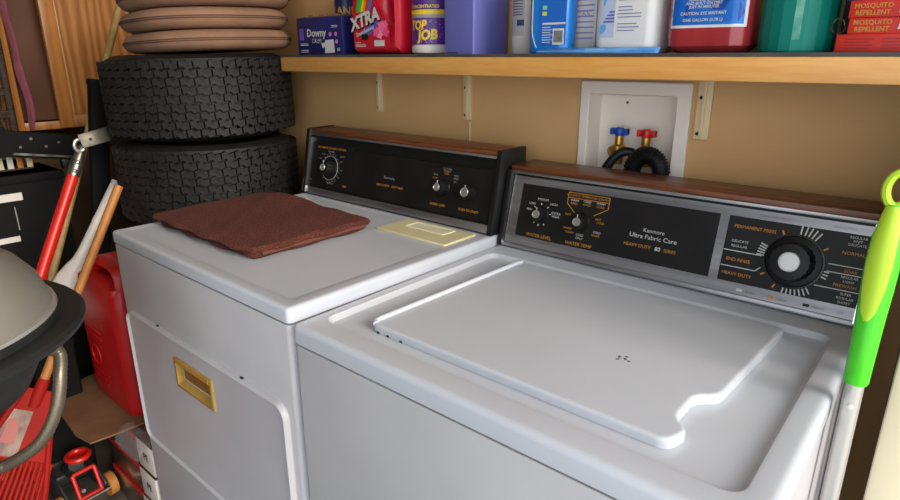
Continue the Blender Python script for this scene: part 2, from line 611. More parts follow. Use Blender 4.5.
pn, wcon = console(washer, WW, 0.916, 0.588, 0.014, 0.003)
bz = MB()       # silver bezel with two windows
for a0, a1, b0, b1 in ((0.020, 0.731, 0.150, 0.166), (0.020, 0.731, 0.010, 0.030), (0.020, 0.045, 0.030, 0.150),
                       (0.484, 0.500, 0.030, 0.150), (0.722, 0.731, 0.030, 0.150)):
    pn.rect(bz, a0, a1, b0, b1, 0, 0.004)
bezel = bz.build('bezel', M_SILVER, wcon)
st = MB()
pn.rect(st, 0.014, 0.723, 0.0, 0.010, 0, 0.007)
st.build('bottom_strip', M_SILVER, wcon, bevel=0.002)
for a0, a1 in ((0.045, 0.484), (0.500, 0.722)):
    f = MB()
    pn.rect(f, a0, a1, 0.030, 0.150, 0, 0.0022)
    f.build('control_panel', M_PANEL, wcon)
for a in (0.016, 0.722):
    s = MB()
    pn.rect(s, a - 0.0015, a + 0.0015, 0.006, 0.170, 0, 0.008)
    s.build('chrome_edge', M_CHROME, wcon)
D = 0.0028
wo, ww_, wg = MB(), MB(), MB()
ka, kb, kc = (0.104, 0.086), (0.206, 0.086), (0.617, 0.087)
for s, a, b in (('LOW', .078, .108), ('MEDIUM', .104, .120), ('HIGH', .133, .113), ('EXTRA', .142, .094), ('HIGH', .142, .087), ('MIN', .072, .094)):
    pn.text(ww_, s, a, b, 0.0075, D)
pn.text(wo, 'WATER LEVEL', 0.108, 0.037, 0.0105, D)
pn.text(wo, 'WATER TEMP', 0.208, 0.037, 0.0105, D)
pn.text(wo, 'AUTOMATIC TEMPERATURE CONTROL', 0.212, 0.1405, 0.0058, D)
for q in ((.165, .146, .262, .146), (.165, .146, .165, .122), (.262, .146, .262, .122), (.165, .122, .186, .104), (.262, .122, .232, .104), (.165, .135, .262, .135)):
    pn.line(wo, *q, 0.0012, D)
for s, a, b in (('WARM', .182, .130), ('COLD', .212, .131), ('WARM', .244, .131)):
    pn.text(ww_, s, a, b, 0.0065, D)
for s, a, b in (('RINSE', .182, .123), ('COLD', .212, .124), ('COLD', .244, .124), ('HOT', .172, .098), ('HOT', .244, .098), ('COLD', .250, .091)):
    pn.text(wo, s, a, b, 0.0065, D)
for s, a, b in (('WARM', .176, .068), ('WARM', .182, .060), ('COLD', .208, .058), ('COLD', .246, .070), ('WARM', .244, .063), ('ONLY', .208, .051)):
    pn.text(wo if 'WARM' in s else ww_, s, a, b, 0.0065, D)
pn.text(ww_, 'Kenmore', 0.366, 0.094, 0.0115, D)
pn.text(ww_, 'Ultra Fabric Care', 0.366, 0.081, 0.0125, D, sx=1.1)
pn.text(wo, 'HEAVY DUTY', 0.337, 0.061, 0.0095, D)
pn.text(ww_, '80', 0.380, 0.061, 0.0115, D, bold=0.015)
pn.text(wo, 'SERIES', 0.404, 0.061, 0.0090, D)
pn.text(wo, 'PERMANENT PRESS', 0.546, 0.132, 0.0082, D)
pn.text(ww_, 'DELICATE', 0.526, 0.105, 0.0065, D)
pn.text(ww_, 'REGULAR', 0.526, 0.096, 0.0065, D)
pn.text(wo, 'END RINSE', 0.529, 0.071, 0.0085, D)
pn.text(wo, 'HEAVY DUTY', 0.531, 0.045, 0.0085, D)
pn.text(wo, 'NORMAL', 0.700, 0.117, 0.0080, D)
pn.text(wo, 'SOAK', 0.702, 0.087, 0.0075, D)
pn.text(wo, 'PREWASH', 0.698, 0.062, 0.0075, D)
for s, b in (('REGULAR', .144), ('KNIT', .138), ('DELICATE', .132), ('REGULAR', .077), ('LIGHT', .070), ('SUPER', .049), ('REGULAR', .042), ('SHORT', .035)):
    pn.text(ww_, s, 0.702, b, 0.0058, D)
for q in ((.501, .087, .566, .087), (.501, .058, .560, .058), (.560, .058, .568, .066), (.668, .095, .721, .095), (.668, .082, .721, .082), (.655, .055, .721, .055)):
    pn.line(ww_, *q, 0.0016, D)
ticks(pn, ww_, *kc, 0.048, 0.064, (88, 80, 73, 66, 59), 0.0022)
ticks(pn, ww_, *kc, 0.048, 0.060, (158, 163, 168, 173, 178), 0.0022)
ticks(pn, ww_, *kc, 0.048, 0.060, (262, 269, 276, 283, 290, 297, 304), 0.0022)
ticks(pn, ww_, *kc, 0.048, 0.056, (340, 346, 352), 0.0022)
ticks(pn, wo, *kc, 0.049, 0.057, (118, 35, 215, 245), 0.0028)
ticks(pn, ww_, *ka, 0.022, 0.026, (10, 50, 95, 140, 175, 235, 265, 300), 0.0014)
for a, s in ((.560, 'Rinse'), (.612, 'Fabric'), (.668, 'Bleach'), (.700, 'Off')):
    pn.text(wg, s, a, 0.018, 0.007, 0.0046)
for a, s in ((.575, 'FABRIC CARE CYCLES'), (.680, 'WASH SETTING'), (.40, 'WASH')):
    pn.text(wg, s, a, 0.157, 0.005, 0.0046)
wo.build('orange_lettering', M_ORANGE_PRINT, wcon, smooth=False)['kind'] = 'stuff'
ww_.build('white_lettering', M_WHITE_PRINT, wcon, smooth=False)['kind'] = 'stuff'
wg.build('bezel_lettering', mat('dark_print', srgb(110, 108, 108), 0.5), wcon, smooth=False)['kind'] = 'stuff'
lm = MB()
for a, m_ in ((.542, M_WHITE_PRINT), (.594, M_ORANGE_PRINT), (.650, M_BLACK)):
    s = MB()
    pn.rect(s, a - .005, a + .005, 0.0155, 0.0205, 0.004, 0.0046)
    s.build('colour_key', m_, wcon)
for (a, b), r in ((ka, .0165), (kb, .0165)):
    knob(pn, a, b, r, 0.024, 0.009, wcon, 0.020)
knob(pn, *kc, 0.033, 0.042, 0.0170, wcon, 0.045)
dr_ = MB()
n = 48
dr_.loft([[pn.p(kc[0] + r * math.cos(2 * PI * j / n), kc[1] + r * math.sin(2 * PI * j / n), h) for j in range(n)] for r, h in ((.0465, .002), (.0465, .0058), (.0450, .0062), (.0445, .0045))], False, False)
dr_.build('dial_ring', mat('dark_chrome', (0.07, 0.07, 0.07), 0.3, .8), wcon)

# ---- dryer, turned a touch, 0.022 higher
DW = 0.745
dryer = thing('clothes_dryer', 'white front loading clothes dryer with gold door handle beside tyres', 'dryer')
DROT = -0.011
c_, s_ = math.cos(DROT), math.sin(DROT)
dryer.location = (-0.0093 - c_ * DW, 0.0027 - s_ * DW, 0)
dryer.rotation_euler = (0, 0, DROT)
DT = 0.936
body = machine_body(dryer, DW, DT, 0.028)
tp = MB()
P = rr(0, DW, 0, 0.66, 0.012, 6)
I = rr(0.028, DW - 0.035, 0.030, 0.555, 0.012, 6)
L = slab_loops(P, DT - 0.028, DT, 0.008, 4)
L += [at_z(inset(I, -0.006), DT), at_z(I, DT - 0.0012), at_z(inset(I, 0.004), DT - 0.0016), at_z(inset(I, 0.008), DT - 0.0016)]
tp.loft(L)
dtop = tp.build('top_panel', M_ENAMEL, dryer)
# door in the front face, y = 0.006 outward to -0.006
HX0, HX1, HZ0, HZ1 = DW - 0.472, DW - 0.302, 0.612, 0.690
Q = rr(0.025, DW - 0.028, 0.365, 0.738, 0.030, 6)
Hh = rr(HX0 + .006, HX1 - .006, HZ0 + .006, HZ1 - .006, 0.002, 6)
d = MB()
front = lambda loop, y: [(a, y, b) for a, b in loop]
d.loft([front(Q, 0.007), front(Q, -0.002), front(inset(Q, 0.001), -0.0075), front(inset(Q, 0.004), -0.0105), front(inset(Q, 0.0075), -0.0075), front(inset(Q, 0.010), -0.0052), front(inset(Q, 0.014), -0.0052), front(inset(Hh, -0.003), -0.0052), front(Hh, -0.0052), front(Hh, 0.0055)])
door = d.build('door', M_ENAMEL_SIDE, dryer)
g = MB()
G = rr(HX0, HX1, HZ0, HZ1, 0.003, 3)
G2 = rr(HX0 + .008, HX1 - .008, HZ0 + .008, HZ1 - .016, 0.003, 3)
G3 = rr(HX0 + .022, HX1 - .022, HZ0 + .022, HZ1 - .020, 0.003, 3)
g.loft([front(G, -0.0045), front(G, -0.008), front(inset(G, 0.002), -0.0095), front(inset(G2, -0.001), -0.0095), front(G2, -0.0085), front(G3, 0.0012)], cap0=False)
hd = g.build('door_handle', M_GOLD, door)
MB().box(HX0 + .026, HX1 - .026, 0.0004, 0.0014, HZ0 + .025, HZ1 - .023).build('recess_plate', mat('dark_gold', srgb(150, 112, 48), .45, .4), hd)
hd['label'] = 'gold recessed pull handle'
MB().box(HX0 + .012, HX1 - .012, -0.0105, -0.0094, HZ1 - .0135, HZ1 - .0035).build('grip_lip', M_GOLD, hd)
for a in (0.19, 0.56):
    MB().box(a, a + 0.008, -0.0035, 0.004, 0.7375, 0.7405).build('hinge_clip', M_SCREW, door)
# lint lid on the top
lx = DW
lp = MB()
lp.loft(slab_loops(rr(lx - .262, lx - .036, .437, .552, .004, 3), DT - .001, DT + .0035, .0015, 2))
ll = lp.build('lint_lid', M_CREAM, dryer)
ll['label'] = 'cream plastic lint screen cover'
li = MB()
A = rr(lx - .215, lx - .088, .492, .538, .003, 3)
li.loft([at_z(A, DT + .0035), at_z(A, DT + .0052), at_z(inset(A, .003), DT + .0052), at_z(inset(A, .005), DT + .0038)])
li.build('finger_recess', mat('pale_cream_plastic', srgb(238, 232, 200), 0.4), ll, smooth=False)

pn, dcon = console(dryer, DW, DT + 0.002, 0.568, 0.016, 0.016, 0.184)
for x0 in (0.0,):
    pass
st = MB()
pn.rect(st, 0.012, 0.729, 0.002, 0.022, 0, 0.006)
st.build('bottom_strip', M_SILVER, dcon, bevel=0.002)
for a0, a1, b0, b1 in ((0.016, 0.222, 0.028, 0.160), (0.2235, 0.724, 0.028, 0.150)):
    f = MB()
    pn.rect(f, a0, a1, b0, b1, 0, 0.003)
    f.build('control_panel', M_PANEL, dcon)
f = MB()
pn.rect(f, 0.2235, 0.724, 0.1515, 0.168, 0, 0.0035)
f.build('gloss_strip', M_BLACK, dcon)
for a in (0.005, 0.017):
    s = MB()
    pn.rect(s, a - 0.0012, a + 0.0012, 0.004, 0.172, 0, 0.008)
    s.build('chrome_edge', M_CHROME, dcon)
D = 0.0036
do, dw = MB(), MB()
kd, ke, kf = (0.120, 0.088), (0.572, 0.090), (0.662, 0.090)
pn.text(do, 'AUTOMATIC DRYNESS CONTROL', 0.118, 0.146, 0.0085, D, bold=0.01)
pn.text(dw, 'NORMAL', 0.118, 0.136, 0.007, D)
for s, a, b in (('MORE', .082, .126), ('DRY', .070, .112), ('LESS DRY', .172, .126), ('OFF', .168, .110), ('TIME', .172, .086), ('20', .165, .064), ('60', .092, .056), ('40', .150, .052)):
    pn.text(dw, s, a, b, 0.006, D)
pn.text(do, 'AIR', 0.036, 0.045, 0.007, D)
pn.text(do, 'TIMED', 0.196, 0.042, 0.007, D, bold=0.01)
pn.text(dw, 'MINUTES', 0.128, 0.043, 0.0065, D)
pn.text(dw, 'Kenmore', 0.376, 0.090, 0.011, D)
pn.text(do, 'HEAVY DUTY', 0.355, 0.068, 0.0085, D, bold=0.01)
pn.text(do, 'SOFT HEAT', 0.412, 0.068, 0.0085, D, bold=0.01)
pn.text(do, 'FABRIC CARE', 0.562, 0.046, 0.0085, D, bold=0.01)
pn.text(do, 'PUSH TO START', 0.664, 0.046, 0.0085, D, bold=0.01)
for s, a, b in (('COTTON', .578, .138), ('STURDY', .578, .132), ('HIGH', .578, .126), ('KNIT', .542, .120), ('LOW', .542, .112), ('PERM', .610, .124), ('PRESS', .610, .117), ('AIR', .608, .109)):
    pn.text(do if b in (.112, .126) else dw, s, a, b, 0.0065, D)
ticks(pn, dw, *kd, 0.040, 0.043, range(-100, 150, 18), 0.0014)
do.build('orange_lettering', M_ORANGE_PRINT, dcon, smooth=False)['kind'] = 'stuff'
dw.build('white_lettering', M_GREY_PRINT, dcon, smooth=False)['kind'] = 'stuff'
rg = MB()
n = 48
rg.loft([[pn.p(kd[0] + r * math.cos(2 * PI * j / n), kd[1] + r * math.sin(2 * PI * j / n), h) for j in range(n)] for r, h in ((.0365, .003), (.0365, .0045), (.0350, .0045), (.0350, .003))], False, False)
rg.build('dial_ring', M_GREY_PRINT, dcon)
knob(pn, *kd, 0.022, 0.030, 0.010, dcon, 0.030)
knob(pn, *ke, 0.0185, 0.028, 0.0095, dcon, 0.022)
knob(pn, *kf, 0.0175, 0.028, 0.0115, dcon)

# ------------------------------------------------------------------ towel on the dryer
def rnd_noise(x, y, s=0):
    return (math.sin(x * 31 + s) * math.cos(y * 27 + 1.3 * s) + 0.5 * math.sin(x * 71 + y * 53 + s))


towel = thing('folded_towel', 'folded dark brown terry towel lying on the dryer top', 'towel', (0, 0, DT))


def towel_layer(name, x0, x1, y0, y1, z0, z1, seed, m, parent, skew=0.0):
    nx, ny = 56, 40
    mb = MB()
    top, bot = [], []
    for j in range(ny + 1):
        for i in range(nx + 1):
            u, v = i / nx, j / ny
            x = x0 + (x1 - x0) * u + skew * v
            y = y0 + (y1 - y0) * v
            e = min(u, 1 - u) * (x1 - x0)
            g = min(v, 1 - v) * (y1 - y0)
            ed = min(1, (min(e, g) / 0.014)) if min(e, g) < 0.014 else 1
            prof = math.sqrt(max(0, 1 - (1 - ed) ** 2))
            x += 0.004 * math.sin(v * 17 + seed) * (abs(u - .5) * 2) ** 6
            y += 0.004 * math.sin(u * 23 + seed) * (abs(v - .5) * 2) ** 6
            cn = (abs(2 * u - 1) ** 7) * (abs(2 * v - 1) ** 7)
            x -= math.copysign(cn * .012, u - .5)
            y -= math.copysign(cn * .012, v - .5)
            # a soft hump toward the back, as the cloth bunches against the tyres
            hump = 0.014 * math.exp(-((u - 0.30) / 0.22) ** 2 - ((v - 0.98) / 0.30) ** 2) + 0.006 * math.exp(-((u - .75) / .2) ** 2 - ((v - .5) / .4) ** 2)
            zz = z1 + hump * (z1 / 0.026) + 0.0013 * rnd_noise(x, y, seed) + random.uniform(-0.0005, 0.0005)
            mid = (z0 + z1) / 2
            top.append((x, y, mid + (zz - mid) * prof))
            bot.append((x, y, mid - (mid - z0) * prof))
    W_ = nx + 1
    F = []
    for j in range(ny):
        for i in range(nx):
            a = j * W_ + i
            F.append((a, a + 1, a + W_ + 1, a + W_))
    n = len(top)
    F2 = [tuple(q + n for q in reversed(f)) for f in F]
    mb.add(top + bot, F + F2)
    per = [i for i in range(W_)] + [j * W_ + nx for j in range(1, ny + 1)] + [ny * W_ + i for i in range(nx - 1, -1, -1)] + [j * W_ for j in range(ny - 1, 0, -1)]
    for k in range(len(per)):
        a, b = per[k], per[(k + 1) % len(per)]
        mb.f.append((a, b, b + n, a + n))
    return mb.build(name, m, parent)


def dl(x, y):       # dryer frame (x measured back from its right edge) to world
    X, Y = DW + x, y
    return (dryer.location.x + c_ * X - s_ * Y, dryer.location.y + s_ * X + c_ * Y)


tx, ty = dl(-0.742, 0.096)
towel.location = (tx, ty, DT)
towel.rotation_euler = (0, 0, DROT)
towel_layer('lower_fold', 0.006, 0.476, 0.002, 0.342, 0.0, 0.0115, 1.0, M_TOWEL, towel, 0.0)
towel_layer('upper_fold', -0.004, 0.482, -0.004, 0.342, 0.010, 0.026, 4.0, M_TOWEL, towel, -0.004)
h = MB()
h.tube([(0.4745 - 0.002 * k / 12 + 0.0015 * math.sin(k * 1.7), 0.026 + 0.285 * k / 12, 0.0120) for k in range(13)], 0.0045, 8)
h.build('hem', M_HEM, towel)

# ------------------------------------------------------------------ shelf
SZ, SY = 1.3488, 0.608
shelf = thing('wall_shelf', 'long wall shelf with a varnished pine front edge above the machines', 'shelf', (0, WY, SZ))


def sh(x, y, z):
    return (x, y - WY, z - SZ)


MB().box(-0.849, 1.55, SY + 0.0185 - WY, -0.001, -0.025, -0.003).build('board', M_SHELF, shelf)
MB().box(-0.849, 1.55, SY + 0.0005 - WY, SY + 0.0185 - WY, -0.0095, -0.003).build('board_lip', M_SHELF, shelf)
MB().box(-0.85, 1.55, SY - WY, SY + 0.018 - WY, -0.0503, -0.0095).build('edge_trim', M_PINE, shelf, bevel=0.002)
for x, z, wd in ((-0.592, 1.180, 0.0125), (-0.246, 1.176, 0.013), (0.379, 1.174, 0.015)):
    b = MB()
    b.box(x - wd, x + wd, -0.008, -0.001, z - SZ, -0.026)
    b.box(x - wd, x + wd, -0.145, -0.001, -0.033, -0.025)
    b.box(x - wd * 0.25, x + wd * 0.25, -0.012, -0.007, z - SZ + .004, -0.031)
    bo = b.build('bracket', M_BRACKET, shelf, bevel=0.0012)
    for zz in (z + .012, z + 0.085):
        MB().lathe([(0.0036, 0), (0.0036, 0.0015), (0.0022, 0.0024)], (x - wd * .45, -0.008, zz - SZ), (0, -1, 0), 12).build('screw', M_SCREW, bo)
cb = tag(MB().tube([(-0.240, WY - .0025, 1.17), (-0.2405, WY - .0025, 1.05), (-0.241, WY - .0025, 0.80)], 0.0022, 6).build('wall_cable', M_BRACKET), 'thin beige cable running down the wall under a shelf bracket', 'cable')

# ------------------------------------------------------------------ water supply box
sb = thing('water_supply_box', 'white recessed plastic water supply box in wall under shelf', 'supply box', (0.22, WY, 1.13))
fx0, fx1, fz0, fz1 = 0.095, 0.352, 1.02, 1.287
bm_ = MB()
fr = lambda loop, y: [(a - .22, y, b - 1.13) for a, b in loop]
O = rr(fx0, fx1, fz0, fz1, 0.006, 4)
I = rr(BX0 + .003, BX1 - .003, BZ0 + .03, BZ1 - .003, 0.004, 4)
I2 = rr(BX0 + .006, BX1 - .006, BZ0 + .035, BZ1 - .008, 0.004, 4)
bm_.loft([fr(O, -.001), fr(O, -.006), fr(inset(O, .002), -.008), fr(inset(I, -.002), -.008), fr(I, -.006), fr(I2, .050)], cap0=False)
bm_.build('box_shell', M_BOXWHITE, sb)
MB().lathe([(0.003, 0), (0.003, 0.001)], (-0.033, .0492, 0.108), (0, -1, 0), 12).build('screw', M_SCREW, sb)
for x, m_, nm in ((0.188, M_BLUEPL, 'blue'), (0.253, M_RED, 'red')):
    v = MB()
    xx = x - .22
    v.lathe([(.012, -.05), (.012, -.028), (.016, -.024), (.016, -.008), (.010, -.004), (.010, .016)], (xx, .018, .020), (0, 0, 1), 18)
    v.lathe([(.011, -.004), (.013, .004), (.013, .020), (.009, .024)], (xx, .018, .003), (-0.6, -.75, -.25), 16)
    vo = v.build('valve', M_BRASS, sb)
    h = MB()
    h.lathe([(.011, .0), (.011, .016), (.008, .019)], (xx, .018, .035), (0, 0, 1), 16)
    h.box(xx - .021, xx + .021, .012, .024, .041, .051)
    h.box(xx - .021, xx - .014, .010, .026, .037, .052)
    h.box(xx + .014, xx + .021, .010, .026, .037, .052)
    ho = h.build('lever', m_, vo, bevel=.0015)
    ho['label'] = nm + ' plastic valve lever'
h1 = MB()
pth = []
for k in range(17):
    t = k / 16
    pth.append((0.236 - 0.075 * t, 0.772 - 0.03 * t, 1.132 - 0.004 * t - 0.09 * t * t + 0.012 * math.sin(PI * t)))
h1.tube(pth, 0.0105, 12)
ho = tag(h1.build('supply_hose', M_BLACK), 'smooth black rubber supply hose joined to the brass valve', 'hose')
h2 = MB()
pth, rs = [], []
n = 110
for k in range(n + 1):
    t = k / n
    a = PI * (1.05 - 1.1 * t)
    pth.append((0.279 + 0.034 * math.cos(a), 0.752 + 0.0 * t, 1.090 + 0.044 * math.sin(a) - 0.1 * max(0, 0.12 - t) - .1 * max(0, t - .9)))
    rs.append(0.0180 + (0.0018 if (k // 2) % 2 else -0.0012))
h2.tube(pth, rs, 16)
tag(h2.build('drain_hose', M_BLACK), 'ribbed black drain hose bent over inside the supply box', 'hose')

# ------------------------------------------------------------------ things on the shelf
def tilt_panel(o, u):
    return Panel(o, u, (0, 0, 1))


S0 = SZ - 0.0028
# laundry sheet box
t = thing('laundry_box', 'dark blue cardboard laundry product box at the left end of shelf', 'box', (-0.69, 0.685, S0))
bx = MB().box(-0.108, 0.100, -0.046, 0.020, 0, 0.104)
bo = bx.build('carton', mat('navy_carton', srgb(30, 34, 100), 0.4, col2=srgb(26, 28, 84), scale=10), t, bevel=.0015)
q = Panel((-0.108, -0.046, 0), (1, 0, 0), (0, 0, 1))
m1, m2, m3, m4, m5 = MB(), MB(), MB(), MB(), MB()
q.text(m1, 'Downy', 0.092, 0.060, 0.030, .0008, bold=.02)
q.text(m1, 'CALM', 0.092, 0.038, 0.017, .0008)
q.text(m1, '60', 0.190, 0.014, 0.013, .0008, bold=.02)
for b in (.030, .026, .012, .007):
    q.rect(m1, 0.014, 0.050, b, b + .0018, 0, .0008)
for b in (.090, .086):
    q.rect(m1, 0.162, 0.188, b - .012, b - .0105, 0, .0008)
m1.build('white_lettering', M_WHITE_PRINT, bo, smooth=False)['kind'] = 'stuff'
m2.prism([(0.128, .004), (0.172, .006), (0.168, .042), (0.132, .040)], q.p, 0, .0010)
m2.prism([(0.118, .018), (0.132, .024), (0.132, .034), (0.114, .032)], q.p, 0, .0010)
m2.build('cup_picture', M_WHITE_PRINT, bo, smooth=False)
for a, b in ((0.155, .056), (0.180, .056), (0.182, .036)):
    m3.lathe([(.006, 0), (.006, .0008)], q.p(a, b), q.n, 10)
m3.build('pink_spots', mat('pink_print', srgb(196, 120, 176), .5), bo, smooth=False)['kind'] = 'stuff'
q.rect(m4, 0.012, 0.030, .040, .074, 0, .0008)
m4.build('purple_badge', mat('purple_print', srgb(104, 70, 160), .5), bo, smooth=False)
m5.box(-0.085, 0.075, -0.045, 0.018, .1035, .1045)
for k in range(6):
    a = -0.08 + .026 * k
    m5.box(a, a + .022, -.042, .014, .104, .106 + .004 * (k % 2))
m5.build('torn_opening', M_CARD, bo)
# can behind it
t = thing('navy_can', 'dark blue can with gold lettering behind the navy laundry box', 'can', (-0.690, 0.743, S0))
MB().lathe([(.033, 0), (.034, .002), (.034, .19), (.031, .196), (.012, .197), (.012, .215)], n=28).build('can_body', mat('navy_can_paint', srgb(26, 36, 84), .35), t)
c = Curved((0, 0), .034, -PI / 2 + .75, .105)
m1 = MB()
c.text(m1, 'LAND', 0, 0.018, .030, .0008, bold=.02)
m1.build('gold_lettering', mat('gold_print', srgb(196, 150, 60), .45), t, smooth=False)['kind'] = 'stuff'

# red detergent jug
def jug(mb, w_, d_, h_, neck_r, side, hole=None):
    """rounded rectangular bottle drawn as stacked sections"""
    pass


t = thing('detergent_jug', 'red plastic laundry detergent jug with rainbow label and moulded handle', 'detergent', (-0.452, 0.69, S0))
M_JUG = mat('red_jug_plastic', srgb(206, 24, 48), 0.32, col2=srgb(190, 20, 42), scale=8, coat=.2)
# outline of the jug in the x-z plane with a handle opening at the upper right
out = arc_fillet([(-.106, 0), (.104, 0), (.108, .10), (.100, .20), (.060, .245), (.02, .25), (.02, .268), (-.052, .268), (-.052, .25), (-.09, .215), (-.108, .10)], [.012, .012, .05, .05, .03, .01, .004, .004, .01, .05, .05], 4)
hole = arc_fillet([(.050, .080), (.078, .090), (.082, .17), (.062, .205), (.040, .19), (.034, .11)], .016, 9)
N_ = 60


def resample(P, n):
    P = [Vector(q) for q in P]
    Ls = [0]
    for i in range(len(P)):
        Ls.append(Ls[-1] + (P[(i + 1) % len(P)] - P[i]).length)
    out_ = []
    for k in range(n):
        s = Ls[-1] * k / n
        for i in range(len(P)):
            if Ls[i] <= s <= Ls[i + 1] + 1e-12:
                u = (s - Ls[i]) / max(1e-9, Ls[i + 1] - Ls[i])
                out_.append(P[i].lerp(P[(i + 1) % len(P)], u))
                break
    return [(q.x, q.y) for q in out_]


def by_angle(P, c, n):
    """sample a polygon by rays from c so that hole and outline pair up"""
    res = []
    for k in range(n):
        a = 2 * PI * k / n
        d = Vector((math.cos(a), math.sin(a)))
        best = None
        for i in range(len(P)):
            p0, p1 = Vector(P[i]) - Vector(c), Vector(P[(i + 1) % len(P)]) - Vector(c)
            e = p1 - p0
            det = d.x * (-e.y) + e.x * d.y
            if abs(det) < 1e-12:
                continue
            s = (p0.x * (-e.y) + e.x * p0.y) / det
            u = (d.x * p0.y - d.y * p0.x) / det
            if s > 0 and -1e-6 <= u <= 1 + 1e-6 and (best is None or s > best):
                best = s
        res.append((c[0] + d.x * best, c[1] + d.y * best))
    return res


hc = (.058, .142)
OA, HA = by_angle(out, hc, 96), by_angle(hole, hc, 96)
yz = lambda loop, y: [(a, y, b) for a, b in loop]
jm = MB()
jm.loft([yz(HA, -.022), yz(inset(HA, -.006), -.034), yz(inset(HA, -.014), -.040), yz(inset(OA, .022), -.052), yz(inset(OA, .008), -.046), yz(OA, -.030), yz(OA, .030),
         yz(inset(OA, .008), .046), yz(inset(OA, .022), .052), yz(inset(HA, -.014), .040), yz(inset(HA, -.006), .034), yz(HA, .022)], closed=True)
jm.v = [(x * .87, y, z) for x, y, z in jm.v]
jo = jm.build('jug_body', M_JUG, t)
MB().lathe([(.030, 0), (.030, .035), (.026, .038)], (-.014, 0, .266), n=24).build('cap', M_BLUEPL, t)
q = Panel((-0.092, -0.0535, 0), (1, 0, 0), (0, 0, 1))
lb = MB()
lb.prism(arc_fillet([(.010, .012), (.146, .014), (.146, .072), (.118, .090), (.098, .126), (.076, .2), (.02, .2), (.006, .10)], .008, 3), q.p, 0, .0016)
lo = lb.build('label', mat('red_label', srgb(186, 20, 44), .45), jo)
for k, cc in enumerate(((40, 170, 60), (90, 190, 60), (240, 210, 40), (240, 140, 30), (220, 50, 40), (40, 120, 200))):
    r = MB()
    r.prism([(.022 + .0085 * k, .108), (.031 + .0085 * k, .108), (.048 + .0105 * k, .165), (.034 + .0105 * k, .165)], q.p, .0016, .0021)
    r.build('rainbow_stripe', mat('rainbow_%d' % k, srgb(*cc), .5), lo, smooth=False)
a_, b_ = MB(), MB()
q.text(a_, 'XTRA', .056, .0885, .044, .0027, rot=.24, bold=.045, shear=.15)
q.text(b_, 'XTRA', .058, .086, .044, .0022, rot=.24, bold=.075, shear=.15)
q.text(a_, 'ScentSations', .055, .060, .0145, .0027, rot=.28, bold=.02, shear=.2)
q.rect(b_, .040, .066, .038, .052, .0016, .0022)
for zz in (.030, .024, .0205):
    q.rect(a_, .015, .055 if zz < .03 else .036, zz, zz + .0018, .0016, .0022)
a_.build('white_lettering', M_WHITE_PRINT, lo, smooth=False)['kind'] = 'stuff'
b_.build('black_lettering', M_BLACK, lo, smooth=False)['kind'] = 'stuff'
sw = MB()
sw.prism(arc_fillet([(.035, .056), (.095, .084), (.115, .080), (.09, .064), (.07, .048)], .006, 3), q.p, .0016, .0020)
sw.build('blue_swash', mat('blue_print', srgb(70, 90, 170), .5), lo, smooth=False)
for a, b, r, cc in ((.098, .056, .014, (236, 84, 130)), (.118, .070, .016, (240, 110, 150)), (.134, .056, .014, (232, 80, 128)), (.112, .050, .013, (244, 140, 168)), (.132, .074, .012, (238, 100, 144))):
    f = MB()
    n = 20
    f.prism([(a + r * (.8 + .2 * math.cos(5 * 2 * PI * j / n)) * math.cos(2 * PI * j / n), b + r * (.8 + .2 * math.cos(5 * 2 * PI * j / n)) * math.sin(2 * PI * j / n)) for j in range(n)], q.p, .0016, .0022 + .0002 * r)
    f.build('pink_flower', mat('flower_pink', srgb(*cc), .5), lo, smooth=False)
w1 = MB()
q.rect(w1, .090, .128, .021, .036, .0016, .0024)
w1.build('white_patch', M_WHITE_PRINT, lo, smooth=False)

# purple and yellow cleaner bottle
t = thing('cleaner_bottle', 'white cleaner bottle with purple label and slanted yellow lettering', 'bottle', (-0.295, 0.69, S0))
MB().lathe([(.046, 0), (.052, .004), (.0535, .012), (.0535, .018), (.051, .022), (.051, .15), (.045, .18), (.02, .21), (.018, .235)], n=36).build('bottle_body', M_WHITEPL, t)
c = Curved((0, 0), .0515, -PI / 2 + .30, 0)
l1, l2, l3, l4 = MB(), MB(), MB(), MB()
c.patch(l1, -.085, .085, .023, .086, .0004)
c.patch(l1, -.085, .085, .105, .148, .0004)
l1.build('label', mat('purple_label', srgb(96, 44, 142), .4, col2=srgb(74, 30, 116), scale=30), t)
c.patch(l2, -.085, .085, .094, .105, .0005)
c.text(l2, 'TOP', -.017, .068, .030, .0012, rot=.02, sx=.85, bold=.05, shear=.15)
c.text(l2, 'JOB', .010, .045, .032, .0012, rot=.06, sx=.95, bold=.05, shear=.15)
c.text(l2, 'CONCENTRATED', .0, .112, .010, .0012, bold=.03)
l2.build('yellow_lettering', mat('yellow_print', srgb(232, 196, 40), .45), t, smooth=False)['kind'] = 'stuff'
c.patch(l3, -.085, .085, .086, .094, .0005)
l3.build('silver_band', M_GREY_PRINT, t)
for k in range(22):
    a = 2 * PI * k / 22
    x0, z0, x1, z1 = .012 * math.cos(a), .055 + .012 * math.sin(a), .05 * math.cos(a), .055 + .028 * math.sin(a)
    l4.add([c.p(x0, z0, .0007), c.p(x1 - .001 * math.sin(a), z1 + .001 * math.cos(a), .0007), c.p(x1 + .001 * math.sin(a), z1 - .001 * math.cos(a), .0007)], [(0, 1, 2)])
l4.build('ray_print', mat('lilac_print', srgb(176, 140, 206), .5), t, smooth=False)['kind'] = 'stuff'

